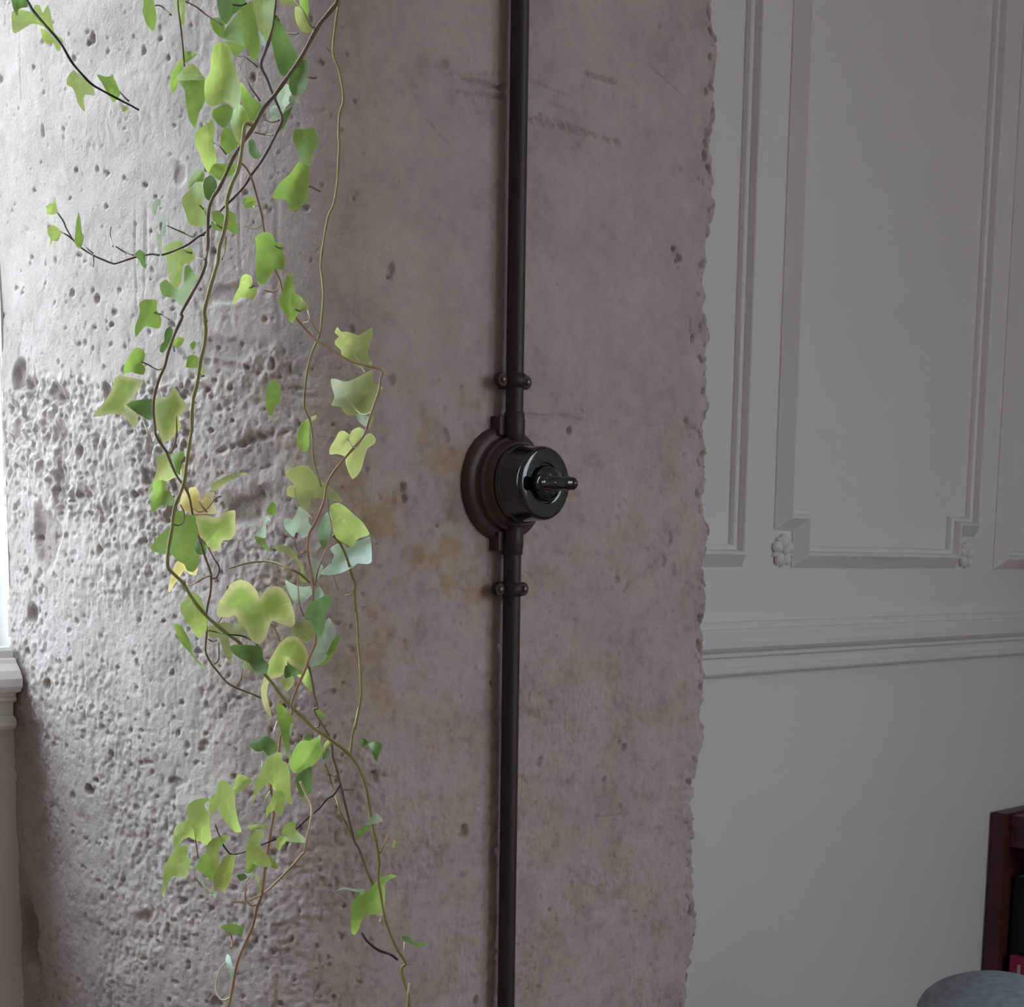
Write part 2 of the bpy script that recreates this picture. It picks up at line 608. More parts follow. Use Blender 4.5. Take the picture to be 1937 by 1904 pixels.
# where the stone is rough
zrel = Z - EYE[2]
flank = 1 - sstep(LF - 0.02, S_FACE + 0.03, S)
wob = 0.03 * fbm(S, Z, 14, 31, 3)
z_a = sz(120, 715)[1] + wob
below = 1 - sstep(-0.012, 0.012, Z - z_a)
z_b, z_c = sz(200, 1010)[1], sz(200, 1190)[1]
coarse = below * sstep(-0.03, 0.03, Z - z_b + wob)
rough = flank * (0.16 + below * 0.55 + coarse * 0.75) + (1 - flank) * (0.09 + 0.42 * (1 - sstep(-0.05, 0.10, Z - sz(1000, 1350)[1])) + 0.05 * below)
patch = sstep(-0.18, 0.25, fbm(S, Z, 17, 41, 3))
rough = rough * (0.45 + 0.8 * patch)

disp = 0.0030 * fbm(S, Z, 9, 51, 3) * (0.35 + 0.9 * flank) + 0.0011 * fbm(S, Z, 33, 52, 3) * (0.3 + flank)
g1 = fbm(S, Z * 0.55, 150, 61, 3, 0.65)
g2 = fbm(S, Z * 0.8, 270, 62, 2, 0.6)
disp = disp + rough * (0.0019 * g1 + 0.0015 * g2)
disp = disp - rough * 0.0024 * np.clip(vnoise(S, Z * 0.8, 230, 71) - 0.18, 0, 1) / 0.3
# worn vertical tool grooves on the flank, slanting scratches on the face
vg = np.abs(vnoise(S * 1.0, Z * 0.06, 120, 77))
disp = disp - flank * (1 - 0.6 * below) * 0.0008 * (vg < 0.02) * sstep(0.0, 0.2, vnoise(S, Z, 12, 78))
# fine horizontal dragging on the lower face
disp = disp + (1 - flank) * rough * 0.0022 * vnoise(S * 0.5, Z * 1.6, 120, 79)

tint_dark = np.zeros_like(S)
tint_ochre = np.zeros_like(S)


def stamp(s, z, rs, rz, depth, dark=0.0, soft=1.0, ang=0.0):
    i0, i1 = np.searchsorted(zs, [z - 1.7 * max(rs, rz), z + 1.7 * max(rs, rz)])
    if i1 - i0 < 2:
        return
    R = 1.7 * max(rs, rz)
    row = S[(i0 + i1) // 2]
    j0, j1 = np.searchsorted(row, [s - R - 0.002, s + R + 0.002])
    if j1 - j0 < 2:
        return
    a, b_ = S[i0:i1, j0:j1] - s, Z[i0:i1, j0:j1] - z
    ca, sa = math.cos(ang), math.sin(ang)
    u, v = (a * ca + b_ * sa) / rs, (-a * sa + b_ * ca) / rz
    q = np.sqrt(u * u + v * v) + 0.75 * vnoise(S[i0:i1, j0:j1], Z[i0:i1, j0:j1], 0.9 / min(rs, rz), 91)
    k = 1 - sstep(0.45, 0.45 + 0.65 * soft, q)
    disp[i0:i1, j0:j1] -= depth * k
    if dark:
        tint_dark[i0:i1, j0:j1] = np.maximum(tint_dark[i0:i1, j0:j1], dark * k)  # shade of the hollow also painted into the colour


# scattered pits
SMAX = S_FACE + 0.45
for k in range(6400):
    s, z = rng.random() * SMAX, ZLO + rng.random() * (ZHI - ZLO)
    fl = s < S_FACE - 0.02
    bel = z < z_a.mean()
    p = (0.85 if bel else 0.50) if fl else (0.30 if bel else 0.05)
    if rng.random() > p:
        continue
    r = 0.0010 + 0.0018 * rng.random() ** 3
    if fl and rng.random() < 0.02:
        r *= 1.6
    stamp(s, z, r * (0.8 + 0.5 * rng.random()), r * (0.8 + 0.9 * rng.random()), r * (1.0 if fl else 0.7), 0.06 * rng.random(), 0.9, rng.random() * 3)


def pit(px, py, rs, rz, depth, dark=0.0, soft=0.7, ang=0.0):
    s, z = sz(px, py)
    stamp(s, z, rs / 1000, rz / 1000, depth / 1000, dark, soft, ang)


# pits and chips that can be picked out in the photograph: pixel, half width, half height, depth (mm)
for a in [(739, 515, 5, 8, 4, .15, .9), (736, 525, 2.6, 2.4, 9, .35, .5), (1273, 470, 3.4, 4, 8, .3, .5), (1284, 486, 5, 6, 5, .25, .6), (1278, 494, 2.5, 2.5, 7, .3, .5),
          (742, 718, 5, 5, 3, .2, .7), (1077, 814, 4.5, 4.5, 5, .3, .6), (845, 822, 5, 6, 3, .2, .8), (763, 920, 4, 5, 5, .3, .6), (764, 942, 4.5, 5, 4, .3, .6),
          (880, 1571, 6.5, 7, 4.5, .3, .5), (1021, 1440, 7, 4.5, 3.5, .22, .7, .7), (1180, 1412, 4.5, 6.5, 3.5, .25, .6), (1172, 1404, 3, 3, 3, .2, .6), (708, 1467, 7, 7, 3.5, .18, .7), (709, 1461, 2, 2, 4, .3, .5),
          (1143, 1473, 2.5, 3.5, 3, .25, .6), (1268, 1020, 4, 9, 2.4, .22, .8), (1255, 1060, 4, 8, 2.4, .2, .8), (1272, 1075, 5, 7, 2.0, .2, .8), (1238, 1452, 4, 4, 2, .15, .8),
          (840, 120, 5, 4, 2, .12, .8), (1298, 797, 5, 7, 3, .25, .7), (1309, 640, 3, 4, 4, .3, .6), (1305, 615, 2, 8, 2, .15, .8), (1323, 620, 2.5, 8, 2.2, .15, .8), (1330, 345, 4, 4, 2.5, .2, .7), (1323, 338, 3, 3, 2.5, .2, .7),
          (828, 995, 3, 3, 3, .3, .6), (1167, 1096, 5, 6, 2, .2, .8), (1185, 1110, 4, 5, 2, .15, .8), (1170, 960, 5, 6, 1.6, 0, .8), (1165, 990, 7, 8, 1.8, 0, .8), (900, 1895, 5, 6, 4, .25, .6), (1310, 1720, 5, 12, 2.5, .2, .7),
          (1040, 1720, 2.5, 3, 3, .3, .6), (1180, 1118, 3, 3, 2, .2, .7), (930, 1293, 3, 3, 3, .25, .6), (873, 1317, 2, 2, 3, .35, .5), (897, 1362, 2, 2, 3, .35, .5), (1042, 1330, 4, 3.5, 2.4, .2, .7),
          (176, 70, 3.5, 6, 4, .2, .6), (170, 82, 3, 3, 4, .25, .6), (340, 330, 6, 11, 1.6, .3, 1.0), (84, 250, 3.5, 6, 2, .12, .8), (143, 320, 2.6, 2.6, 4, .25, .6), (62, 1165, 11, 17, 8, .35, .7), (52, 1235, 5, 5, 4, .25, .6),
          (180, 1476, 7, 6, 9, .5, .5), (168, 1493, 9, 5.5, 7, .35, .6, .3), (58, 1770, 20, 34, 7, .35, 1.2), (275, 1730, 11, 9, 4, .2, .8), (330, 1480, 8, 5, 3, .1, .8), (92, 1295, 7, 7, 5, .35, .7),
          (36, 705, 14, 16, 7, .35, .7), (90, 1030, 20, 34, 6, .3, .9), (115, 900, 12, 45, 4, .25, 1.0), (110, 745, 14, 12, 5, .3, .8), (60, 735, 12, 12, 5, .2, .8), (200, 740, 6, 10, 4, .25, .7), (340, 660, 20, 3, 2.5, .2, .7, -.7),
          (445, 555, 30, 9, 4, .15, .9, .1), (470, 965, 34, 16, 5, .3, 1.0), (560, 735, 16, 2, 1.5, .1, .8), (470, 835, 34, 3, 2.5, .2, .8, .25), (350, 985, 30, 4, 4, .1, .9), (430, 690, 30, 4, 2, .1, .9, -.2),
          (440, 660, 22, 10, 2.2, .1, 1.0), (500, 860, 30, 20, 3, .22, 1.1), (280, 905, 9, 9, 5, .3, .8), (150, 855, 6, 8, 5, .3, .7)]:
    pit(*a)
# broken arris on the right
for k in range(300):
    z = ZLO + rng.random() * (ZHI - ZLO)
    e_ = S_FACE + np.interp(z, EDGE_Z, EDGE_X) - X_FACE
    r = 0.0018 + 0.0042 * rng.random() ** 2
    stamp(e_ - 0.001 - 0.020 * rng.random() ** 1.6, z, r, r * (0.8 + rng.random()), r * 0.9, 0.28 * rng.random(), 0.6, rng.random())
# slanting saw scratches near the conduit at the top
for (x0, y0, x1, y1, wd) in [(880, 150, 960, 170, 2.4), (870, 175, 955, 185, 2), (1000, 150, 1075, 183, 1.5), (1000, 225, 1165, 268, 3.0), (1020, 218, 1130, 255, 1.6), (1110, 140, 1160, 155, 2), (1235, 130, 1288, 178, 1.5), (810, 230, 850, 275, 1.2), (1040, 195, 1080, 210, 1.3),
                              (850, 140, 960, 140, 1.4), (1010, 1590, 1180, 1545, 1.2), (1130, 1545, 1175, 1540, 1.4), (1000, 1870, 1150, 1840, 1.5)]:
    n = 9
    for i in range(n):
        t = i / (n - 1)
        pit(x0 + (x1 - x0) * t, y0 + (y1 - y0) * t, wd * 2.4, wd, wd * 0.8, 0.13, 1.0, math.atan2(-(y1 - y0), (x1 - x0) * 1.35))

# bed joint between the two courses
wj = zj + 0.0045 * fbm(S, Z, 30, 95, 3) + 0.004 * flank
dj = np.abs(Z - wj)
jm = 0.1 + 0.9 * sstep(-0.1, 0.25, fbm(S, Z, 24, 96, 3))
disp = disp - (1 - sstep(0.0004, 0.0032, dj)) * 0.0016 * jm * (1 - 0.3 * flank)
tint_dark = np.maximum(tint_dark, 0.13 * jm * (1 - sstep(0.001, 0.006, dj)))

# ragged right arris
de = (1 - (S - S_FACE) / (Xe[:, None] - X_FACE)) * (Xe[:, None] - X_FACE)
chip = 0.010 + 0.012 * (fbm(S, Z, 60, 99, 3) + 0.4)
ek = np.clip(1 - de / np.maximum(chip, 0.003), 0, 1) * (S > S_FACE)
disp = disp - ek * (0.0035 + 0.0065 * (fbm(S, Z, 110, 98, 3) + 0.4)) - ek ** 4 * 0.004
tint_dark = np.maximum(tint_dark, 0.14 * ek)
disp = np.clip(disp, -0.014, 0.006)

fade = sstep(0.0, 0.006, S)          # meets the wall tightly
X, Y, NX, NY = prof(S.ravel())
X = X.reshape(S.shape) + NX.reshape(S.shape) * disp * fade
Y = Y.reshape(S.shape) + NY.reshape(S.shape) * disp * fade
# returning right flank
xb_, yb_ = [], []
for k in range(NB):
    t = (k + 1) / NB
    xb_.append(Xe - 0.001 * (k + 1) + 0 * Xe)
    yb_.append(Y[:, -1] + (YW + 0.002 - Y[:, -1]) * t)
X = np.concatenate([X, np.stack(xb_, 1)], 1)
Y = np.concatenate([Y, np.stack(yb_, 1)], 1)
pad = lambda A: np.concatenate([A, np.repeat(A[:, -1:], NB, 1)], 1)
Z, S2, TD = pad(Z), pad(S), pad(tint_dark)

# colour: warm grey limestone, ochre and brown blotches
base = np.array(srgb(186, 170, 164)[:3])
pale = np.array(srgb(200, 193, 191)[:3])
ochre = np.array(srgb(176, 152, 118)[:3])
brown = np.array(srgb(104, 82, 70)[:3])
fl = 1 - sstep(LF - 0.05, S_FACE + 0.02, S2)
k1 = np.clip(0.5 + 1.3 * fbm(S2, Z, 22, 111, 4), 0, 1)
mid = np.exp(-((Z - sz(800, 1050)[1]) / 0.13) ** 2) * np.exp(-((S2 - sz(800, 1050)[0]) / 0.13) ** 2)
low = 1 - sstep(-0.05, 0.05, Z - zj)
k2 = np.clip((fbm(S2, Z, 38, 112, 4) - 0.02) * 3.0, 0, 1) * np.clip(0.10 * low + 0.55 * mid + 0.12 * low * (1 - fl), 0, 1)
k3 = np.clip((fbm(S2, Z, 60, 113, 4) - 0.16) * 3.0, 0, 1) * np.clip(0.05 + 0.16 * mid + 0.05 * low * (1 - fl), 0, 1)
tint = base[None, None] * (0.93 + 0.14 * k1[..., None])
tint = tint * (1 - 0.6 * fl[..., None]) + pale * (0.95 + 0.10 * k1[..., None]) * 0.6 * fl[..., None]
tint = tint * (1 - k2[..., None]) + ochre * k2[..., None]
tint = tint * (1 - k3[..., None]) + (brown * 1.25) * k3[..., None]
k5 = np.clip((fbm(S2, Z, 150, 115, 3) - 0.20) * 5.0, 0, 1) * (0.03 + 0.12 * low) * (1 - 0.7 * fl)
tint = tint * (1 - k5[..., None]) + brown * k5[..., None]
k6 = np.clip((fbm(S2, Z, 48, 116, 4) - 0.16) * 4.0, 0, 1) * 0.22 * (1 - fl)
tint = tint * (1 - k6[..., None]) + np.array(srgb(206, 194, 188)[:3]) * k6[..., None]
tint = tint * (1 - TD[..., None]) + brown * TD[..., None]
# brown smudge in the lower left corner
sm = sz(60, 1790)
k4 = 0.45 * np.exp(-((S2 - sm[0]) / 0.03) ** 2 - ((Z - sm[1]) / 0.06) ** 2) * np.clip(0.6 + fbm(S2, Z, 40, 114, 3), 0, 1)
tint = tint * (1 - k4[..., None]) + brown * k4[..., None]


def grid_mesh(name, i0, i1):
    x, y, z, t = X[i0:i1], Y[i0:i1], Z[i0:i1], tint[i0:i1]
    nr, nc = x.shape
    co = np.stack([x, y, z], -1).reshape(-1, 3).astype(np.float32)
    idx = np.arange(nr * nc).reshape(nr, nc)
    quads = np.stack([idx[:-1, :-1], idx[:-1, 1:], idx[1:, 1:], idx[1:, :-1]], -1).reshape(-1, 4)
    me = bpy.data.meshes.new(name)
    me.vertices.add(len(co))
    me.vertices.foreach_set('co', co.ravel())
    me.loops.add(quads.size)
    me.loops.foreach_set('vertex_index', quads.ravel().astype(np.int32))
    me.polygons.add(len(quads))
    me.polygons.foreach_set('loop_start', np.arange(0, quads.size, 4, dtype=np.int32))
    me.polygons.foreach_set('loop_total', np.full(len(quads), 4, dtype=np.int32))
    me.polygons.foreach_set('use_smooth', np.ones(len(quads), dtype=bool))
    me.update()
    ca = me.color_attributes.new('tint', 'FLOAT_COLOR', 'POINT')
    rgba = np.concatenate([t.reshape(-1, 3), np.ones((len(co), 1))], 1).astype(np.float32)
    ca.data.foreach_set('color', rgba.ravel())
    return me


pier = struct(tag(empty('wall_pier', (1.0, YW, 0)), 'rough limestone pier between the window and the panelled wall', 'pier'))
jr = int(np.searchsorted(zs, zj))
link('stone_block', grid_mesh('stone_block', 0, jr + 1), M_STONE, pier)
link('stone_block', grid_mesh('stone_block', jr, len(zs)), M_STONE, pier)

# ---------------------------------------------------------------- conduit, clips and rotary switch
SWC = on_plane_y(950, 916, YF)
SWX, SWZ = SWC[0], SWC[2]
PH = 0.0135                     # conduit stands this far off the stone
PR = 0.0076


def conduit(z0, z1, label):
    pr = [(PR, z0), (PR, z1)]
    o = lathe('conduit_pipe', [(PR, 0), (PR, z1 - z0)], (SWX, YF - PH, z0), (0, 0, 1), M_PIPE, None, 28)
    return tag(o, label, 'conduit', 'conduit feeding the rotary switch')


conduit(SWZ + 0.058, ZC, 'dark metal conduit pipe running up from the switch')
conduit(0.0, SWZ - 0.058, 'dark metal conduit pipe running down from the switch')


def clip(py, label):
    z = on_plane_y(971, py, YF - PH)[2]
    c = tag(empty('pipe_clip', (SWX, YF, z)), label, 'pipe clip', 'saddle clips on the conduit')
    hw = 0.0058
    bm = bmesh.new()
    box_bm(bm, SWX - 0.006, SWX + 0.006, YF - PH + 0.003, YF + 0.004, z - 0.006, z + 0.006, 0.001)
    link('spacer', bm_mesh('spacer', bm), M_PIPE, c)
    # strap over the pipe
    v, f = [], []
    n = 18
    ro, ri = PR + 0.0016, PR + 0.0001
    for i in range(n + 1):
        a = math.pi * i / n
        for r in (ri, ro):
            for zz in (z - hw, z + hw):
                v.append((SWX + math.cos(a) * r, YF - PH - math.sin(a) * r, zz))
    for i in range(n):
        b0, b1 = i * 4, i * 4 + 4
        f += [(b0 + 2, b0 + 3, b1 + 3, b1 + 2), (b0, b1, b1 + 1, b0 + 1), (b0, b0 + 2, b1 + 2, b1), (b0 + 1, b1 + 1, b1 + 3, b0 + 3)]
    link('strap', mesh_pydata('strap', v, f), M_PIPE, c, True)
    for sx in (-1, 1):
        xc_ = SWX + sx * 0.0145
        lathe('ear', [(0.0001, -0.0035), (0.0054, -0.0035), (0.0060, -0.0025), (0.0060, 0.0018), (0.0052, 0.0028), (0.0001, 0.0028)], (xc_, YF - PH + 0.002, z), (0, -1, 0), M_PIPE, c, 24)
        lathe('screw', [(0.0030, 0.002), (0.0030, 0.0036), (0.0024, 0.0046), (0.0012, 0.0052), (0.0001, 0.0053)], (xc_, YF - PH + 0.002, z), (0, -1, 0), M_SCREW, c, 16)
    return c


clip(720, 'brown metal pipe clip above the rotary switch')
clip(1114, 'brown metal pipe clip below the rotary switch')

sw = tag(empty('rotary_switch', (SWX, YF, SWZ)), 'black bakelite rotary light switch on a round dark wooden base', 'light switch')
AX = (0, -1, 0)
C0 = (SWX, YF, SWZ)
lathe('wooden_base', [(0.0001, -0.004), (0.0485, -0.004), (0.0488, 0.002), (0.0480, 0.0055), (0.0465, 0.0072), (0.0440, 0.0080), (0.0405, 0.0088), (0.0392, 0.0110), (0.0398, 0.0130), (0.0392, 0.0150), (0.0372, 0.0162), (0.0364, 0.0190), (0.0358, 0.0222), (0.0345, 0.0236), (0.0001, 0.0240)], C0, AX, M_PATT, sw, 96)
lathe('base_rim', [(0.0001, 0.0236), (0.0330, 0.0236), (0.0338, 0.0250), (0.0338, 0.0272), (0.0328, 0.0288), (0.0312, 0.0294), (0.0001, 0.0294)], C0, AX, M_BLACK, sw, 96)
lathe('switch_cover', [(0.0001, 0.0292), (0.0318, 0.0292), (0.0318, 0.0310), (0.0312, 0.0325), (0.0309, 0.0460), (0.0306, 0.0488), (0.0299, 0.0505), (0.0287, 0.0516), (0.0272, 0.0520), (0.0185, 0.0521), (0.0172, 0.0518), (0.0165, 0.0505), (0.0001, 0.0500)], C0, AX, M_BLACK, sw, 96)
knob = lathe('turn_knob', [(0.0001, 0.0500), (0.0150, 0.0500), (0.0152, 0.0530), (0.0142, 0.0560), (0.0120, 0.0585), (0.0085, 0.0602), (0.0045, 0.0610), (0.0001, 0.0612)], C0, AX, M_BLACK, sw, 48)
# cross lever with a ball end
lp = [(-0.0205, 0.0028), (-0.0195, 0.0046), (-0.0165, 0.0055), (-0.0135, 0.0050), (-0.0105, 0.0046), (-0.004, 0.0054), (0.004, 0.0054), (0.010, 0.0046), (0.0135, 0.0050), (0.0165, 0.0054), (0.0185, 0.0040), (0.0195, 0.0035), (0.0212, 0.0044), (0.0232, 0.0047), (0.0252, 0.0040), (0.0264, 0.0022), (0.0268, 0.0004)]
lathe('lever', [(0.0004, -0.0210)] + [(r * 1.2, x) for x, r in lp], (SWX, YF - 0.0605, SWZ), (1, 0, 0.02), M_BLACK, knob, 28)
for sgn in (1, -1):
    ttl = 'conduit_socket'
    lathe(ttl, [(0.0001, 0.034), (0.0072, 0.034), (0.0092, 0.040), (0.0094, 0.0530), (0.0088, 0.0545), (0.0088, 0.0590), (0.0080, 0.0600), (0.0001, 0.0600)], (SWX, YF - PH, SWZ), (0, 0, sgn), M_PIPE, sw, 28)
    bm = bmesh.new()
    za, zb_ = sorted((SWZ + sgn * 0.040, SWZ + sgn * 0.0565))
    box_bm(bm, SWX - 0.0145, SWX + 0.0145, YF - PH + 0.002, YF + 0.004, za, zb_, 0.0012)
    link('socket_block', bm_mesh('socket_block', bm), M_PATT, sw)

# ---------------------------------------------------------------- bookcase, books and armchair in the lower right corner
BYW = YW - 0.005                                  # its left side stands against the panelled wall
q = on_plane_y(1877, 1535, BYW)
BX0, BZ = q[0], q[2]                              # front plane of the bookcase faces the window side
BX1 = X1 - 0.012
BY0 = BYW - 0.95
bc = tag(empty('bookcase', ((BX0 + BX1) / 2, (BY0 + BYW) / 2, 0)), 'dark mahogany bookcase standing in the corner behind the blue armchair', 'bookcase')
PT = 0.027
box('side_panel', BX0, BX1, BYW - PT, BYW, 0.0, BZ, M_WOOD, bc, 0.002)
box('side_panel', BX0, BX1, BY0, BY0 + PT, 0.0, BZ, M_WOOD, bc, 0.002)
box('top_board', BX0 + 0.012, BX1, BY0 + PT, BYW - PT, BZ - 0.022, BZ - 0.004, M_WOOD, bc, 0.001)
box('top_rail', BX0 + 0.016, BX0 + 0.036, BY0 + PT, BYW - PT, BZ - 0.060, BZ - 0.022, M_WOOD, bc, 0.001)
box('back_board', BX1 - 0.010, BX1, BY0 + PT, BYW - PT, 0.06, BZ - 0.022, M_WOOD, bc)
ZSH = BZ - 0.34
box('shelf', BX0 + 0.010, BX1 - 0.010, BY0 + PT, BYW - PT, ZSH - 0.022, ZSH, M_WOOD, bc, 0.001)
box('shelf', BX0 + 0.010, BX1 - 0.010, BY0 + PT, BYW - PT, 0.06, 0.082, M_WOOD, bc, 0.001)
box('plinth', BX0 + 0.03, BX0 + 0.05, BY0 + PT, BYW - PT, 0.0, 0.06, M_WOOD, bc)

M_PAGE = mat('book_pages', srgb(205, 196, 178), 0.9, 0.1, var=0.05, scale=300)


def book(y1, w, x0, d, h, colr, label, bands=None):
    """upright book, spine towards the front of the bookcase; y1 is its side nearer the panelled wall"""
    y0 = y1 - w
    b_ = tag(empty('book', (x0 + d / 2, y0 + w / 2, ZSH)), label, 'book', 'books in the mahogany bookcase')
    cm = mat('book_cover_' + label.split()[0], srgb(*colr), 0.6, 0.4, var=0.06)
    t = 0.0022
    bm = bmesh.new()
    box_bm(bm, x0, x0 + d, y0, y0 + t, ZSH, ZSH + h)
    box_bm(bm, x0, x0 + d, y1 - t, y1, ZSH, ZSH + h)
    box_bm(bm, x0, x0 + t, y0, y1, ZSH, ZSH + h)
    link('cover', bm_mesh('cover', bm), cm, b_)
    box('pages', x0 + t, x0 + d - 0.004, y0 + t, y1 - t, ZSH + 0.003, ZSH + h - 0.003, M_PAGE, b_)
    if bands:
        bmat = mat('book_band_' + label.split()[0], srgb(*bands[0]), 0.6, 0.3, var=0.03)
        for z0_, z1_ in bands[1]:
            box('spine_band', x0 - 0.0008, x0 + 0.0004, y0 + 0.002, y1 - 0.002, ZSH + z0_, ZSH + z1_, bmat, b_)
    return b_


def on_x(px_, py_, x):
    d = ray(px_, py_)
    return EYE + d * (x / d[0])


by = BYW - PT - 0.004
hb = on_x(1912, 1655, BX0 + 0.03)[2] - ZSH
book(by, 0.044, BX0 + 0.030, 0.20, hb, (24, 27, 32), 'black tall book beside the bookcase side panel')
by -= 0.046
book(by, 0.036, BX0 + 0.032, 0.18, hb - 0.012, (112, 114, 106), 'grey book with dark bands right of the black book', ((50, 54, 56), [(hb - 0.035, hb - 0.027), (hb - 0.06, hb - 0.053), (hb - 0.09, hb - 0.082), (hb - 0.12, hb - 0.112)]))
by -= 0.038
for k, (w_, h_, c_) in enumerate([(0.028, 0.25, (70, 74, 60)), (0.035, 0.27, (110, 60, 46)), (0.024, 0.23, (150, 146, 130)), (0.03, 0.26, (52, 66, 90))]):
    book(by, w_, BX0 + 0.04, 0.17, h_, c_, ['olive', 'rust', 'cream', 'navy'][k] + ' book farther right on the bookcase shelf')
    by -= w_ + 0.002
# magenta book stands face out before the others, a pale numeral on its cover
q0 = on_x(1910, 1806, BX0 + 0.014)
py1, pzt = q0[1], q0[2]
pk = tag(empty('book', (BX0 + 0.02, py1 - 0.06, ZSH)), 'magenta book with a pale numeral beside the blue armchair', 'book', 'books in the mahogany bookcase')
M_PINK = mat('magenta_cover', srgb(168, 48, 84), 0.55, 0.4, var=0.05)
box('cover', BX0 + 0.014, BX0 + 0.028, py1 - 0.14, py1, ZSH, pzt, M_PINK, pk, 0.0015)
fc = bpy.data.curves.new('numeral', 'FONT')
fc.body = '1'
fc.size = 0.062
fc.extrude = 0.0004
fo = bpy.data.objects.new('tmp_numeral', fc)
COL.objects.link(fo)
bpy.context.view_layer.update()
dg = bpy.context.evaluated_depsgraph_get()
nm = bpy.data.meshes.new_from_object(fo.evaluated_get(dg))
bpy.data.objects.remove(fo)
nm.transform(Matrix.Translation((BX0 + 0.0137, py1 - 0.003, pzt - 0.056)) @ Matrix.Rotation(math.radians(-90), 4, 'Z') @ Matrix.Rotation(math.radians(90), 4, 'X'))
link('numeral', nm, M_PAGE, pk)


def pillow_box(name, c, dims, rot, mt, parent, bev=0.06, puff=0.0):
    bm = bmesh.new()
    box_bm(bm, -dims[0] / 2, dims[0] / 2, -dims[1] / 2, dims[1] / 2, -dims[2] / 2, dims[2] / 2, bev, 6)
    bmesh.ops.subdivide_edges(bm, edges=[e for e in bm.edges if e.calc_length() > 0.08], cuts=3, use_grid_fill=True)
    for v in bm.verts:
        u = Vector((v.co.x / dims[0] * 2, v.co.y / dims[1] * 2, v.co.z / dims[2] * 2))
        v.co.z += puff * (1 - u.x ** 2) * (1 if v.co.z > 0 else 0)
    bm.transform(Matrix.Translation(c) @ Matrix.Rotation(rot, 4, 'Z'))
    return link(name, bm_mesh(name, bm), mt, parent, True)


# the armchair turns one rounded arm to the viewer
pt = at_depth(1870, 1830, 1.62)
ch_top = pt[2]
rot = math.atan2(CR[1], CR[0])
rx, ry = math.cos(rot), math.sin(rot)
vx, vy = ry, -rx                                  # towards the viewer
AW = 0.150
ac = tag(empty('armchair', (pt[0] + rx * 0.25, pt[1] + ry * 0.25, 0)), 'blue grey velvet armchair in front of the bookcase', 'armchair')


def arm(cx, cy):
    n, L_ = 28, 0.42
    pr = []
    for k in range(n + 1):
        a = math.pi * k / n
        pr.append((-math.cos(a) * AW / 2 * (1 + 0.03 * math.sin(a)), 0.052 * math.sin(a) ** 0.8 - 0.052))
    pr = [(-AW / 2 + 0.012, -0.40), (-AW / 2 + 0.006, -0.16)] + pr + [(AW / 2 - 0.006, -0.16), (AW / 2 - 0.012, -0.40)]
    v, f = [], []
    rings = [(0.004, 0.90), (0.0, 0.94), (0.006, 0.985), (0.022, 1.0), (0.2, 1.0), (L_ - 0.022, 1.0), (L_ - 0.006, 0.985), (L_, 0.94)]
    m_ = len(pr)
    for d, k in rings:
        for u, w in pr:
            w2 = w if w < -0.1 else w - (1 - k) * 0.06
            v.append((cx + rx * u * k + vx * d, cy + ry * u * k + vy * d, ch_top + w2))
    for i in range(len(rings) - 1):
        for k in range(m_):
            k2 = (k + 1) % m_
            f.append((i * m_ + k, i * m_ + k2, (i + 1) * m_ + k2, (i + 1) * m_ + k))
    f.append(tuple(range(m_))[::-1])
    f.append(tuple((len(rings) - 1) * m_ + k for k in range(m_)))
    me = mesh_pydata('armrest', v, f)
    bm = bmesh.new()
    bm.from_mesh(me)
    bmesh.ops.recalc_face_normals(bm, faces=bm.faces)
    bm.to_mesh(me)
    bm.free()
    link('armrest', me, M_FABRIC, ac, True)
    for d in (0.05, L_ - 0.05):
        lathe('leg', [(0.013, 0.0), (0.022, ch_top - 0.39)], (cx + vx * d, cy + vy * d, 0), (0, 0, 1), M_WOOD, ac, 16)


arm(pt[0], pt[1])
arm(pt[0] + rx * 0.50, pt[1] + ry * 0.50)
sc_ = (pt[0] + rx * 0.25, pt[1] + ry * 0.25)
pillow_box('seat_cushion', (sc_[0] + vx * 0.20, sc_[1] + vy * 0.20, 0.36), (0.36, 0.42, 0.16), rot, M_FABRIC, ac, 0.05, 0.01)
pillow_box('backrest', (sc_[0] + vx * 0.38, sc_[1] + vy * 0.38, 0.50), (0.36, 0.10, 0.36), rot, M_FABRIC, ac, 0.045, 0.01)

M_BOUNCE_WOOD = mat('brown_bounce_wood', srgb(142, 72, 50), 0.4, 0.45, var=0.15, scale=12)  # warm brown chosen to bounce a tint onto the wall
# unseen cupboard added in the corner to shade and brown the wall beside it
wc = tag(empty('added_tint_cupboard', (X1, 1.05, EYE[2] - 0.15)), 'unseen brown cupboard added on the right wall to tint the panelling', 'cupboard')
HZ0, HZ1 = EYE[2] - 0.088, EYE[2] + 0.055
box('body', X1 - 0.156, X1 + 0.001, 0.75, YW - 0.003, HZ0, HZ1, M_BOUNCE_WOOD, wc, 0.004)
box('added_cupboard_door', X1 - 0.164, X1 - 0.156, 0.77, YW - 0.05, HZ0 + 0.015, HZ1 - 0.015, M_BOUNCE_WOOD, wc, 0.003)
lathe('added_cupboard_knob', [(0.004, 0), (0.004, 0.008), (0.009, 0.014), (0.006, 0.020), (0.0005, 0.021)], (X1 - 0.163, 0.81, EYE[2] - 0.05), (-1, 0, 0), M_SCREW, wc, 16)

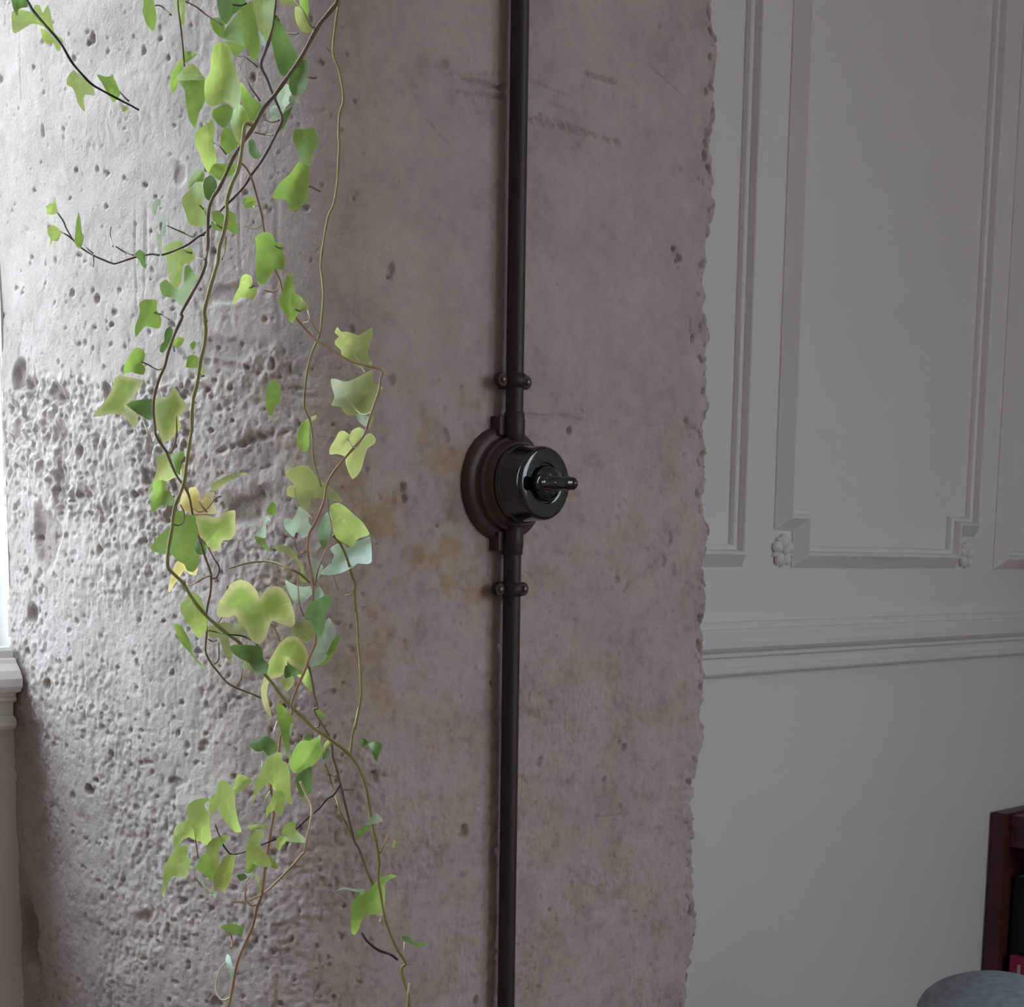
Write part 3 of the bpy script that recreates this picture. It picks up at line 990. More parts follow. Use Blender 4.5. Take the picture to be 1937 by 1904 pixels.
# ---------------------------------------------------------------- trailing ivy
CROP = {'c1': (0, 0, 4.76), 'c2': (260, 0, 3.874), 'c3': (260, 220, 3.874), 'c4': (60, 340, 4.8425), 'c5': (160, 600, 6.4567), 'c6': (420, 480, 5.3806),
        'c7': (420, 720, 5.3806), 'c8': (240, 820, 6.3467), 'd1': (420, 900, 5.3806), 'd2': (300, 1070, 4.8425), 'd3': (280, 1320, 6.3467),
        'd4': (480, 1320, 6.3467), 'd5': (280, 1480, 6.4567), 'd6': (360, 1640, 6.4567), 'd7': (540, 1520, 4.96), 'px': (0, 0, 1.0)}


def px(c, s):
    ox, oy, k = CROP[c]
    n = [float(t) for t in s.replace(',', ' ').split()]
    return [(ox + n[i] / k, oy + n[i + 1] / k) for i in range(0, len(n), 2)]


def pxs(*a):
    out = []
    for i in range(0, len(a), 2):
        out += px(a[i], a[i + 1])
    return out


def stem_mat(name, c0, c1):
    m = mat(name, srgb(*c0), 0.5, 0.35, var=0.1, scale=150)
    nt = m.node_tree
    mx = [n for n in nt.nodes if n.bl_idname == 'ShaderNodeMix'][0]
    mx.inputs[6].default_value = srgb(*c0)
    mx.inputs[7].default_value = srgb(*c1)
    nz = [n for n in nt.nodes if n.bl_idname == 'ShaderNodeTexNoise'][0]
    nz.inputs['Scale'].default_value = 45
    return m


STEM = {'brown': stem_mat('brown_stem', (96, 78, 62), (140, 122, 92)), 'olive': stem_mat('olive_stem', (120, 116, 66), (168, 156, 104)),
        'pink': stem_mat('reddish_stem', (134, 84, 72), (186, 152, 118)), 'dark': stem_mat('dark_twig', (44, 38, 38), (70, 58, 54)),
        'pale': stem_mat('pale_stalk', (196, 190, 160), (216, 206, 186)), 'purple': stem_mat('purplish_stem', (88, 66, 66), (128, 104, 98)),
        'tan': stem_mat('tan_stem', (160, 136, 102), (196, 170, 138))}

VINES = []


def build_tube(name, pts, depth, rad, material, parent, wig=0.0, seed=0):
    """pts in photograph pixels, depth (start, end) in metres from the camera, rad in millimetres (start, end)"""
    P = crom(pts, 5)
    L = np.concatenate([[0], np.cumsum(np.linalg.norm(np.diff(P, axis=0), axis=1))])
    t = L / L[-1]
    dep = np.interp(t, np.linspace(0, 1, len(depth)), depth)
    r_ = np.random.default_rng(seed + 5)
    ph = r_.random() * 6.28
    dep = dep + wig * np.sin(t * 9 + ph)
    Q = np.array([at_depth(p[0], p[1], d) for p, d in zip(P, dep)])
    rr = np.interp(t, [0, 1], rad) / 1000.0
    rr = rr * (1 + 0.10 * np.sin(L / 9.0 + ph))
    v, f = tube_data(Q, rr, 8)
    return link(name, mesh_pydata(name, v, f), material, parent, True), P, dep


ivy = tag(empty('trailing_ivy', at_depth(560, -330, 0.98)), 'trailing ivy with bright green leaves hanging before the stone pier', 'plant')


def vine(key, pts, depth, rad, col, label):
    o, P, dep = build_tube('vine', pts, depth, rad, STEM[col], ivy, 0.006, len(VINES))
    o['label'] = label
    VINES.append((key, o, P, dep))


TOP = '560 -330'
vine('V1', pxs('px', '575 -330 620 -200 648 -60', 'c2', '1465 0 1430 60 1340 170 1280 270 1200 420 1110 550 1010 690 920 800 850 930 760 1060 705 1150', 'c3', '680 350 640 440 590 540 550 600 520 700 515 850 515 950 500 1040',
               'c4', '1590 780 1540 910 1440 1090 1370 1220', 'c5', '1190 0 1100 200 1020 430 980 590 900 780 850 980 840 1150 860 1330 870 1430 930 1540 1000 1640', 'c8', '480 230 590 490 680 620 740 730 770 860 790 970 860 1230 940 1480 1000 1650 1010 1740',
               'd2', '475 240 440 420 440 620 430 780 480 890 560 990 630 1070 720 1120 850 1170 940 1210'), (0.96, 0.98, 1.0, 1.02, 1.03), (1.55, 0.6), 'brown', 'thick brown vine crossing the top diagonally')
vine('V2', pxs('c2', '850 920', 'c3', '790 60 770 200 740 380 690 500 655 620 655 700 640 820 600 960 590 1060', 'c4', '1690 800 1620 1040 1580 1210 1600 1300', 'c5', '1460 0 1480 150 1460 350 1420 500 1400 650 1370 830 1330 980 1310 1200 1310 1380',
               'c8', '770 0 740 200 710 400 690 570 640 720 580 870 555 1000 540 1150 500 1380 490 1590 560 1680 690 1800', 'd2', '220 150 330 330 430 450 530 540 640 630 750 715 880 880 1030 1060 1120 1180 1190 1260',
               'd4', '480 130 600 240 720 360 850 440 950 520 1060 600 1150 680 1240 800 1290 900 1340 1030 1370 1170 1400 1330 1430 1530 1470 1720', 'd7', '850 330 870 460 880 560 870 690 900 880 930 1050 990 1230 1060 1380 1130 1490 1092 1540 1110 1650 1150 1780 1165 1904 1175 2000'),
     (0.985, 0.985, 0.99, 1.0, 1.02, 1.04), (1.25, 1.0), 'olive', 'long olive vine reaching down to the bottom edge')
vine('V3', pxs('px', '590 -330 632 -200 645 -60', 'c2', '1478 0 1450 200 1435 390 1480 520 1510 720 1480 850 1475 1000', 'c3', '1480 200 1470 400 1460 520 1440 640 1400 730 1370 880 1350 1020', 'c6', '1005 150 1020 250 1030 400 1020 600 1000 790 960 900 910 1020 870 1180 845 1350 835 1540',
               'c7', '840 280 890 400 920 560 925 740 950 880 985 990 1010 1080'), (1.02, 1.05, 1.06, 1.05), (1.0, 0.75), 'olive', 'thin olive vine hanging nearly straight at right')
vine('V4', pxs('c3', '740 330 790 370 830 440 870 570 910 720 930 840', 'px', '510 470', 'c6', '540 160 590 270 615 380 680 540 760 660 870 790 960 880 1080 950 1170 1010 1300 1090 1480 1140 1600 1170 1632 1220 1612 1270',
               'c7', '1605 60 1590 130 1540 270 1500 390 1450 540 1380 640 1290 740 1190 860 1110 970 1060 1080 1040 1220 990 1350 930 1480', 'd1', '890 580 870 720 885 860 910 1000 930 1150', 'd2', '1415 330 1430 560 1440 690 1390 820 1330 980 1270 1110 1220 1250',
               'd4', '460 170 400 300 330 430 310 540 300 640 250 850 200 1060 225 1200 240 1370 210 1560 190 1700', 'd5', '1460 830 1430 1040 1410 1230 1390 1370 1340 1500', 'd6', '810 520 760 720 690 880 630 1010 580 1140 545 1290 520 1450 490 1600 460 1705 440 1800'),
     (1.01, 1.03, 1.0, 0.99, 0.99, 1.0), (0.7, 1.0), 'pink', 'long reddish vine curling through the middle')
vine('V5', pxs('d1', '1130 600 1200 680 1270 830 1330 1030 1355 1090 1350 1200 1360 1380', 'd2', '1800 330 1820 500 1830 700 1840 850 1855 1050 1850 1230 1800 1490', 'd4', '1260 120 1220 310 1180 470 1160 680'), (1.02, 1.05, 1.05), (0.9, 0.9), 'olive', 'thin green vine right of the dense cluster')
vine('V7', pxs('px', '560 -330 540 -200 522 -60', 'c2', '1010 0 1000 90 980 240 940 370 905 480 950 580 990 690 1040 800 1060 880 1020 970 960 1090', 'c3', '900 340 840 420 790 500 740 560 680 620 610 690', 'c4', '1640 420 1590 480 1510 530 1440 585 1350 630 1200 685 1100 680 1040 690 940 710 790 760 740 765 650 730 560 690 450 620 380 550 320 450 290 380 235 300'),
     (0.99, 1.01, 1.03, 1.04), (1.35, 0.5), 'purple', 'purplish vine curling left into a small twig')
vine('V8', pxs('d2', '1350 860 1380 940 1400 1020 1430 1200 1460 1300', 'd4', '720 140 770 240 830 330 900 450 940 580 950 700 990 820 1020 950 1050 1060 1080 1200 1130 1400 1180 1600 1210 1720', 'd7', '690 420 740 560 790 690 840 800 900 960 925 1040'), (1.02, 1.03, 1.04), (0.8, 0.9), 'brown', 'brown vine low beside the olive vine')
vine('V9', pxs('d4', '560 1000 640 1180 680 1260 700 1350 680 1500 640 1680 610 1850', 'd5', '1890 860 1820 950 1740 1040 1640 1140 1540 1240 1440 1330 1340 1390 1190 1450 1030 1450'), (1.0, 0.985), (1.0, 0.8), 'tan', 'tan vine curving under the lowest leaf cluster')
vine('V10', pxs('px', '-40 -140 10 -60', 'c1', '240 0 300 100 420 240 550 395 640 550 740 670 830 760 950 830 1100 910 1180 950 1250 990'), (0.95, 0.97), (1.1, 0.6), 'dark', 'dark bare twig in the top left corner')
vine('V11', pxs('px', '360 -140 345 -40', 'c1', '1600 0 1625 220 1645 400 1660 600'), (0.99, 1.0), (0.6, 0.5), 'brown', 'short thin stem at the top among bright leaves')
vine('V12', pxs('d1', '60 945 110 930 250 890 400 870 540 880 680 940 800 1000 900 1090'), (1.01, 1.0), (0.5, 0.8), 'olive', 'arched thin stem in the middle cluster')
vine('V13', pxs('d4', '1040 1040 960 1160 880 1210 780 1330 660 1430 510 1570'), (1.02, 1.0), (0.7, 0.6), 'dark', 'thin dark side twig near the bottom cluster')
vine('V14', pxs('d4', '850 780 900 900 930 1000 960 1100 1020 1300 1080 1450 1140 1560 1190 1700'), (1.03, 1.04), (0.6, 0.6), 'olive', 'thin stem running beside the brown vine')
vine('V15', pxs('d7', '715 1210 770 1290 870 1370 980 1410 1050 1460'), (1.0, 1.035), (0.8, 0.9), 'dark', 'short dark side twig at the bottom')
vine('V16', pxs('d5', '1560 690 1420 745 1300 800 1190 840 1080 870 1010 870 960 820 920 760 870 640 820 510'), (0.985, 0.985), (0.6, 0.4), 'dark', 'dark side twig through the lowest leaves')


def near_vine(x, y):
    best = None
    for key, o, P, dep in VINES:
        d = np.hypot(P[:, 0] - x, P[:, 1] - y)
        i = int(d.argmin())
        if best is None or d[i] < best[0]:
            best = (d[i], o, dep[i])
    return best


PET = [('brown', 'c1', '1080 825 1160 910'), ('brown', 'c1', '1395 50 1450 55 1540 135'), ('brown', 'c2', '350 10 430 50 520 120 620 180'), ('brown', 'c2', '730 410 790 420 880 490'),
       ('brown', 'c2', '720 525 790 570 830 640 900 740'), ('dark', 'c2', '700 35 760 40 800 20'), ('brown', 'c2', '930 60 980 90 1040 150'), ('brown', 'c2', '1100 240 1180 245'), ('brown', 'c2', '1240 560 1310 570'), ('olive', 'c2', '1150 0 1220 90 1270 190 1300 200'),
       ('brown', 'c2', '920 870 980 895 1040 880'), ('brown', 'c2', '860 970 930 985 1000 990'), ('brown', 'c2', '1380 345 1440 400'), ('brown', 'c2', '555 1045 600 1070 650 1130'),
       ('brown', 'c3', '1230 500 1280 520 1340 550'), ('brown', 'c3', '1230 130 1290 130'), ('brown', 'c3', '215 800 330 850 400 880 490 870'), ('pale', 'c3', '780 800 850 825 915 795'), ('pale', 'c3', '850 660 875 650'),
       ('tan', 'c3', '430 1035 490 1045 510 980'), ('tan', 'c3', '650 880 640 980 620 1050'), ('brown', 'c3', '455 650 490 690 510 740'), ('brown', 'c3', '550 760 620 820'), ('brown', 'c3', '1010 950 1060 965'), ('brown', 'c3', '340 980 400 1000'),
       ('brown', 'c4', '1125 1215 1190 1235 1260 1280'), ('brown', 'c4', '770 610 850 660 930 690'), ('brown', 'c4', '250 465 330 510 370 545'), ('brown', 'c4', '475 590 560 670'), ('pale', 'c4', '560 680 568 740 560 800'), ('pale', 'c4', '725 430 720 520 745 610'),
       ('brown', 'c5', '700 545 780 580 880 635 940 630 970 590'), ('brown', 'c5', '1120 1200 1125 1400 1100 1560 1050 1650 1000 1630'), ('pale', 'c5', '700 1215 760 1380 830 1530 860 1480'), ('dark', 'c5', '1410 710 1460 715'), ('dark', 'c5', '1090 370 1095 410'),
       ('tan', 'c6', '540 160 585 270 575 350 520 388 430 370'), ('pale', 'c6', '870 570 890 640 880 690 830 700'), ('tan', 'c6', '870 640 930 730 990 810'), ('pale', 'c6', '1345 1020 1400 1120 1460 1205'), ('pale', 'c6', '1260 1440 1320 1530 1390 1610 1450 1640 1520 1610'), ('brown', 'c6', '280 345 320 325'), ('brown', 'c6', '735 550 795 580'),
       ('pale', 'c7', '1280 590 1340 680 1390 660'), ('pale', 'c7', '740 1080 750 1180 790 1270 930 1410'), ('tan', 'c8', '470 685 530 710 570 750'), ('pink', 'c8', '790 890 870 940 960 900 1060 780 1130 750'), ('brown', 'c8', '870 820 910 880 960 940'),
       ('purple', 'c8', '870 1240 960 1340 1040 1490 1110 1610 1080 1720 1020 1740'), ('brown', 'c8', '640 850 690 950 680 1050 620 1100 570 1090'), ('pink', 'd1', '740 650 760 740 810 785 860 750'), ('tan', 'd1', '780 1000 770 1100 790 1300 830 1430'),
       ('pink', 'd1', '1170 680 1060 750 1010 870 970 980 950 1110'), ('olive', 'd1', '1100 850 1140 1030 1180 1160'), ('olive', 'd1', '1075 230 1100 360 1130 480'), ('brown', 'd1', '1440 490 1520 610 1575 690'), ('olive', 'd1', '1340 1150 1320 1200 1260 1210'),
       ('pink', 'd2', '240 165 300 175 400 120 490 80'), ('brown', 'd2', '540 530 590 450 625 300 630 180'), ('dark', 'd2', '640 630 760 640 850 680 910 730'), ('olive', 'd2', '450 590 560 610 640 630'), ('tan', 'd2', '930 340 1030 480 1110 690'), ('pink', 'd2', '770 930 760 1020 720 1100'),
       ('brown', 'd2', '550 700 550 850 510 900'), ('pink', 'd2', '1130 1180 1105 1255'), ('brown', 'd2', '455 670 490 690 530 680'), ('pale', 'd3', '1550 280 1520 390 1545 455 1600 440'), ('pale', 'd3', '1490 1080 1420 1200 1410 1310'), ('pale', 'd3', '1380 640 1370 840'),
       ('brown', 'd4', '880 910 990 930'), ('brown', 'd4', '740 350 780 340 790 300'), ('brown', 'd4', '1060 1100 1130 1100 1200 1095'), ('brown', 'd4', '1010 900 1060 870'), ('brown', 'd5', '540 480 560 600 590 770 610 920'), ('tan', 'd5', '570 1150 680 1280 790 1350'), ('pink', 'd5', '1200 1230 1190 1340 1190 1430'),
       ('olive', 'd5', '750 900 790 1030 810 1140'), ('pale', 'd5', '1250 1130 1200 1200'), ('pale', 'd6', '430 1160 360 1260 315 1420 320 1530 370 1610 430 1615 480 1590'), ('pink', 'd6', '480 790 510 880 500 990'), ('pink', 'd6', '700 430 750 470 810 455'), ('tan', 'd7', '960 290 890 460'), ('pale', 'd7', '1115 1300 1105 1430'),
       ('pale', 'd7', '900 1040 885 1105'), ('tan', 'd7', '870 420 850 340'), ('pink', 'd7', '1130 1490 1170 1500'), ('pale', 'd7', '1165 1680 1145 1790 1140 1900')]
for i, (c, k, s) in enumerate(PET):
    P_ = px(k, s)
    if len(P_) == 2:
        P_ = [P_[0], ((P_[0][0] + P_[1][0]) / 2, (P_[0][1] + P_[1][1]) / 2 + 1.5), P_[1]]
    mid_ = P_[len(P_) // 2]
    d_, o_, dep_ = near_vine(*P_[-1])
    build_tube('leaf_stalk', P_, (dep_ + 0.006 * math.sin(i * 2.1), dep_ + 0.008 * math.sin(i * 1.3), dep_), (0.42, 0.55), STEM[c], o_, 0.0, i)


# leaves -----------------------------------------------------------------
def leaf_mat(name, body, rim, rimw, trans=0.5, rough=0.42):
    m = bpy.data.materials.new(name)
    m.use_nodes = True
    nt = m.node_tree
    N = nt.nodes
    b = N['Principled BSDF']
    b.inputs['Roughness'].default_value = rough
    b.inputs['Specular IOR Level'].default_value = 0.45
    at = N.new('ShaderNodeAttribute')
    at.attribute_name = 'leaf'
    sp = N.new('ShaderNodeSeparateColor')
    nt.links.new(at.outputs['Color'], sp.inputs['Color'])
    tc = N.new('ShaderNodeTexCoord')
    nz = N.new('ShaderNodeTexNoise')
    nz.inputs['Scale'].default_value = 70
    nz.inputs['Detail'].default_value = 3
    nt.links.new(tc.outputs['Object'], nz.inputs['Vector'])
    # distance from the margin, made irregular
    ad = N.new('ShaderNodeMath'); ad.operation = 'MULTIPLY_ADD'
    nt.links.new(nz.outputs['Fac'], ad.inputs[0]); ad.inputs[1].default_value = 0.5 * min(1, rimw * 2); ad.inputs[2].default_value = -0.25 * min(1, rimw * 2)
    sm = N.new('ShaderNodeMath'); sm.operation = 'ADD'
    nt.links.new(sp.outputs[0], sm.inputs[0]); nt.links.new(ad.outputs[0], sm.inputs[1])
    mr = N.new('ShaderNodeMapRange'); mr.interpolation_type = 'SMOOTHSTEP'
    mr.inputs['From Min'].default_value = 0.0 if rimw > 0.2 else -0.05
    mr.inputs['From Max'].default_value = rimw * 1.4
    nt.links.new(sm.outputs[0], mr.inputs['Value'])
    mx = N.new('ShaderNodeMix'); mx.data_type = 'RGBA'
    mx.inputs[6].default_value = srgb(*rim); mx.inputs[7].default_value = srgb(*body)
    nt.links.new(mr.outputs['Result'], mx.inputs[0])
    # blotches
    n2 = N.new('ShaderNodeTexNoise'); n2.inputs['Scale'].default_value = 38; n2.inputs['Detail'].default_value = 2
    nt.links.new(tc.outputs['Object'], n2.inputs['Vector'])
    m2 = N.new('ShaderNodeMapRange'); m2.inputs['From Min'].default_value = 0.35; m2.inputs['From Max'].default_value = 0.65; m2.inputs['To Min'].default_value = 0.86; m2.inputs['To Max'].default_value = 1.12
    nt.links.new(n2.outputs['Fac'], m2.inputs['Value'])
    # pale veins along the stored vein field
    vn = N.new('ShaderNodeMapRange'); vn.inputs['From Min'].default_value = 0.0; vn.inputs['From Max'].default_value = 0.06; vn.inputs['To Min'].default_value = 1.22; vn.inputs['To Max'].default_value = 1.0
    nt.links.new(sp.outputs[1], vn.inputs['Value'])
    mm = N.new('ShaderNodeMath'); mm.operation = 'MULTIPLY'
    nt.links.new(m2.outputs['Result'], mm.inputs[0]); nt.links.new(vn.outputs['Result'], mm.inputs[1])
    sc = N.new('ShaderNodeVectorMath'); sc.operation = 'SCALE'
    nt.links.new(mx.outputs[2], sc.inputs[0]); nt.links.new(mm.outputs[0], sc.inputs['Scale'])
    nt.links.new(sc.outputs['Vector'], b.inputs['Base Color'])
    tr = N.new('ShaderNodeBsdfTranslucent')
    tw = N.new('ShaderNodeVectorMath'); tw.operation = 'MULTIPLY'
    nt.links.new(sc.outputs['Vector'], tw.inputs[0]); tw.inputs[1].default_value = (1.26, 1.18, 0.98)
    nt.links.new(tw.outputs['Vector'], tr.inputs['Color'])
    ms = N.new('ShaderNodeMixShader'); ms.inputs[0].default_value = trans
    nt.links.new(b.outputs[0], ms.inputs[1]); nt.links.new(tr.outputs[0], ms.inputs[2])
    nt.links.new(ms.outputs[0], N['Material Output'].inputs['Surface'])
    return m


LEAF = {'g': leaf_mat('green_leaf', (146, 178, 92), (156, 186, 106), 0.10), 'y': leaf_mat('lime_leaf', (182, 206, 122), (192, 212, 138), 0.12),
        'p': leaf_mat('pale_green_leaf', (172, 184, 122), (186, 196, 142), 0.14), 'd': leaf_mat('dark_green_leaf', (108, 140, 80), (120, 150, 92), 0.10, 0.35),
        'w': leaf_mat('sheen_painted_leaf', (186, 208, 190), (204, 220, 206), 0.12, 0.4, 0.3), 'v': leaf_mat('variegated_leaf', (152, 176, 96), (206, 206, 152), 0.45),  # 'w': pale sky sheen painted into the leaf colour
        'o': leaf_mat('cream_leaf', (206, 194, 122), (224, 208, 160), 0.4)}


def leaf(i, pts, cls, dz):
    P = crom(pts, 3, closed=True, ten=0.62)
    c = P.mean(0)
    d_, vo, vd = near_vine(c[0], c[1])
    D = vd + dz
    rg = np.random.default_rng(1000 + i)
    tilt_a, tilt_b = rg.normal(0, 0.32), rg.normal(0, 0.32)
    U = (P - c) / F_PX * D
    cov = np.cov(U.T)
    ev, evec = np.linalg.eigh(cov)
    ax = evec[:, 1]
    nr = np.array([-ax[1], ax[0]])
    R = np.sqrt((U ** 2).sum(1)).max()
    fold = rg.choice([-1, 1]) * (0.12 + 0.22 * rg.random())
    cup = rg.normal(0, 0.25)
    # interior points
    lo, hi = P.min(0), P.max(0)
    stp = max(3.0, (hi - lo).max() / 11)
    gx, gy = np.meshgrid(np.arange(lo[0] + stp / 2, hi[0], stp), np.arange(lo[1] + stp / 2, hi[1], stp))
    G = np.stack([gx.ravel(), gy.ravel()], 1)
    n = len(P)
    A, B = P, np.roll(P, -1, 0)
    ins = np.zeros(len(G), bool)
    for a, b_ in zip(A, B):
        cnd = (a[1] > G[:, 1]) != (b_[1] > G[:, 1])
        xx = (b_[0] - a[0]) * (G[:, 1] - a[1]) / (b_[1] - a[1] + 1e-12) + a[0]
        ins ^= cnd & (G[:, 0] < xx)

    def edist(Q):
        ab = B - A
        t = np.clip(((Q[:, None] - A[None]) * ab[None]).sum(-1) / ((ab ** 2).sum(-1)[None] + 1e-9), 0, 1)
        return np.sqrt(((Q[:, None] - (A[None] + t[..., None] * ab[None])) ** 2).sum(-1)).min(1)

    G = G[ins]
    if len(G):
        G = G[edist(G) > stp * 0.35]
    allp = [Vector(p) for p in P] + [Vector(p) for p in G]
    vo2, _, fo2, _, _, _ = delaunay_2d_cdt(allp, [], [list(range(n))], 1, 1e-4)
    Q = np.array([[v.x, v.y] for v in vo2])
    E_ = edist(Q)
    emax = max(E_.max(), 1e-6)
    V = (Q - c) / F_PX * D
    along, across = V @ ax, V @ nr
    dep = D + tilt_a * V[:, 0] + tilt_b * V[:, 1] + fold * np.abs(across) + cup * ((V ** 2).sum(1)) / max(R, 1e-4)
    dep = dep + 0.04 * R * np.sin(along / R * 5 + i) * np.sin(across / R * 4)
    co = [at_depth(q_[0], q_[1], d) for q_, d in zip(Q, dep)]
    me = mesh_pydata('leaf', co, [tuple(f_) for f_ in fo2])
    ca = me.color_attributes.new('leaf', 'FLOAT_COLOR', 'POINT')
    ang = np.arctan2(across, along)
    side = np.abs(np.abs(across) - 0.55 * np.abs(along)) / R
    vein = np.minimum(np.abs(across) / R, side + 0.015)
    rgba = np.stack([E_ / emax, vein, np.zeros(len(Q)), np.ones(len(Q))], 1).astype(np.float32)
    ca.data.foreach_set('color', rgba.ravel())
    link('leaf', me, LEAF[cls], vo, True)


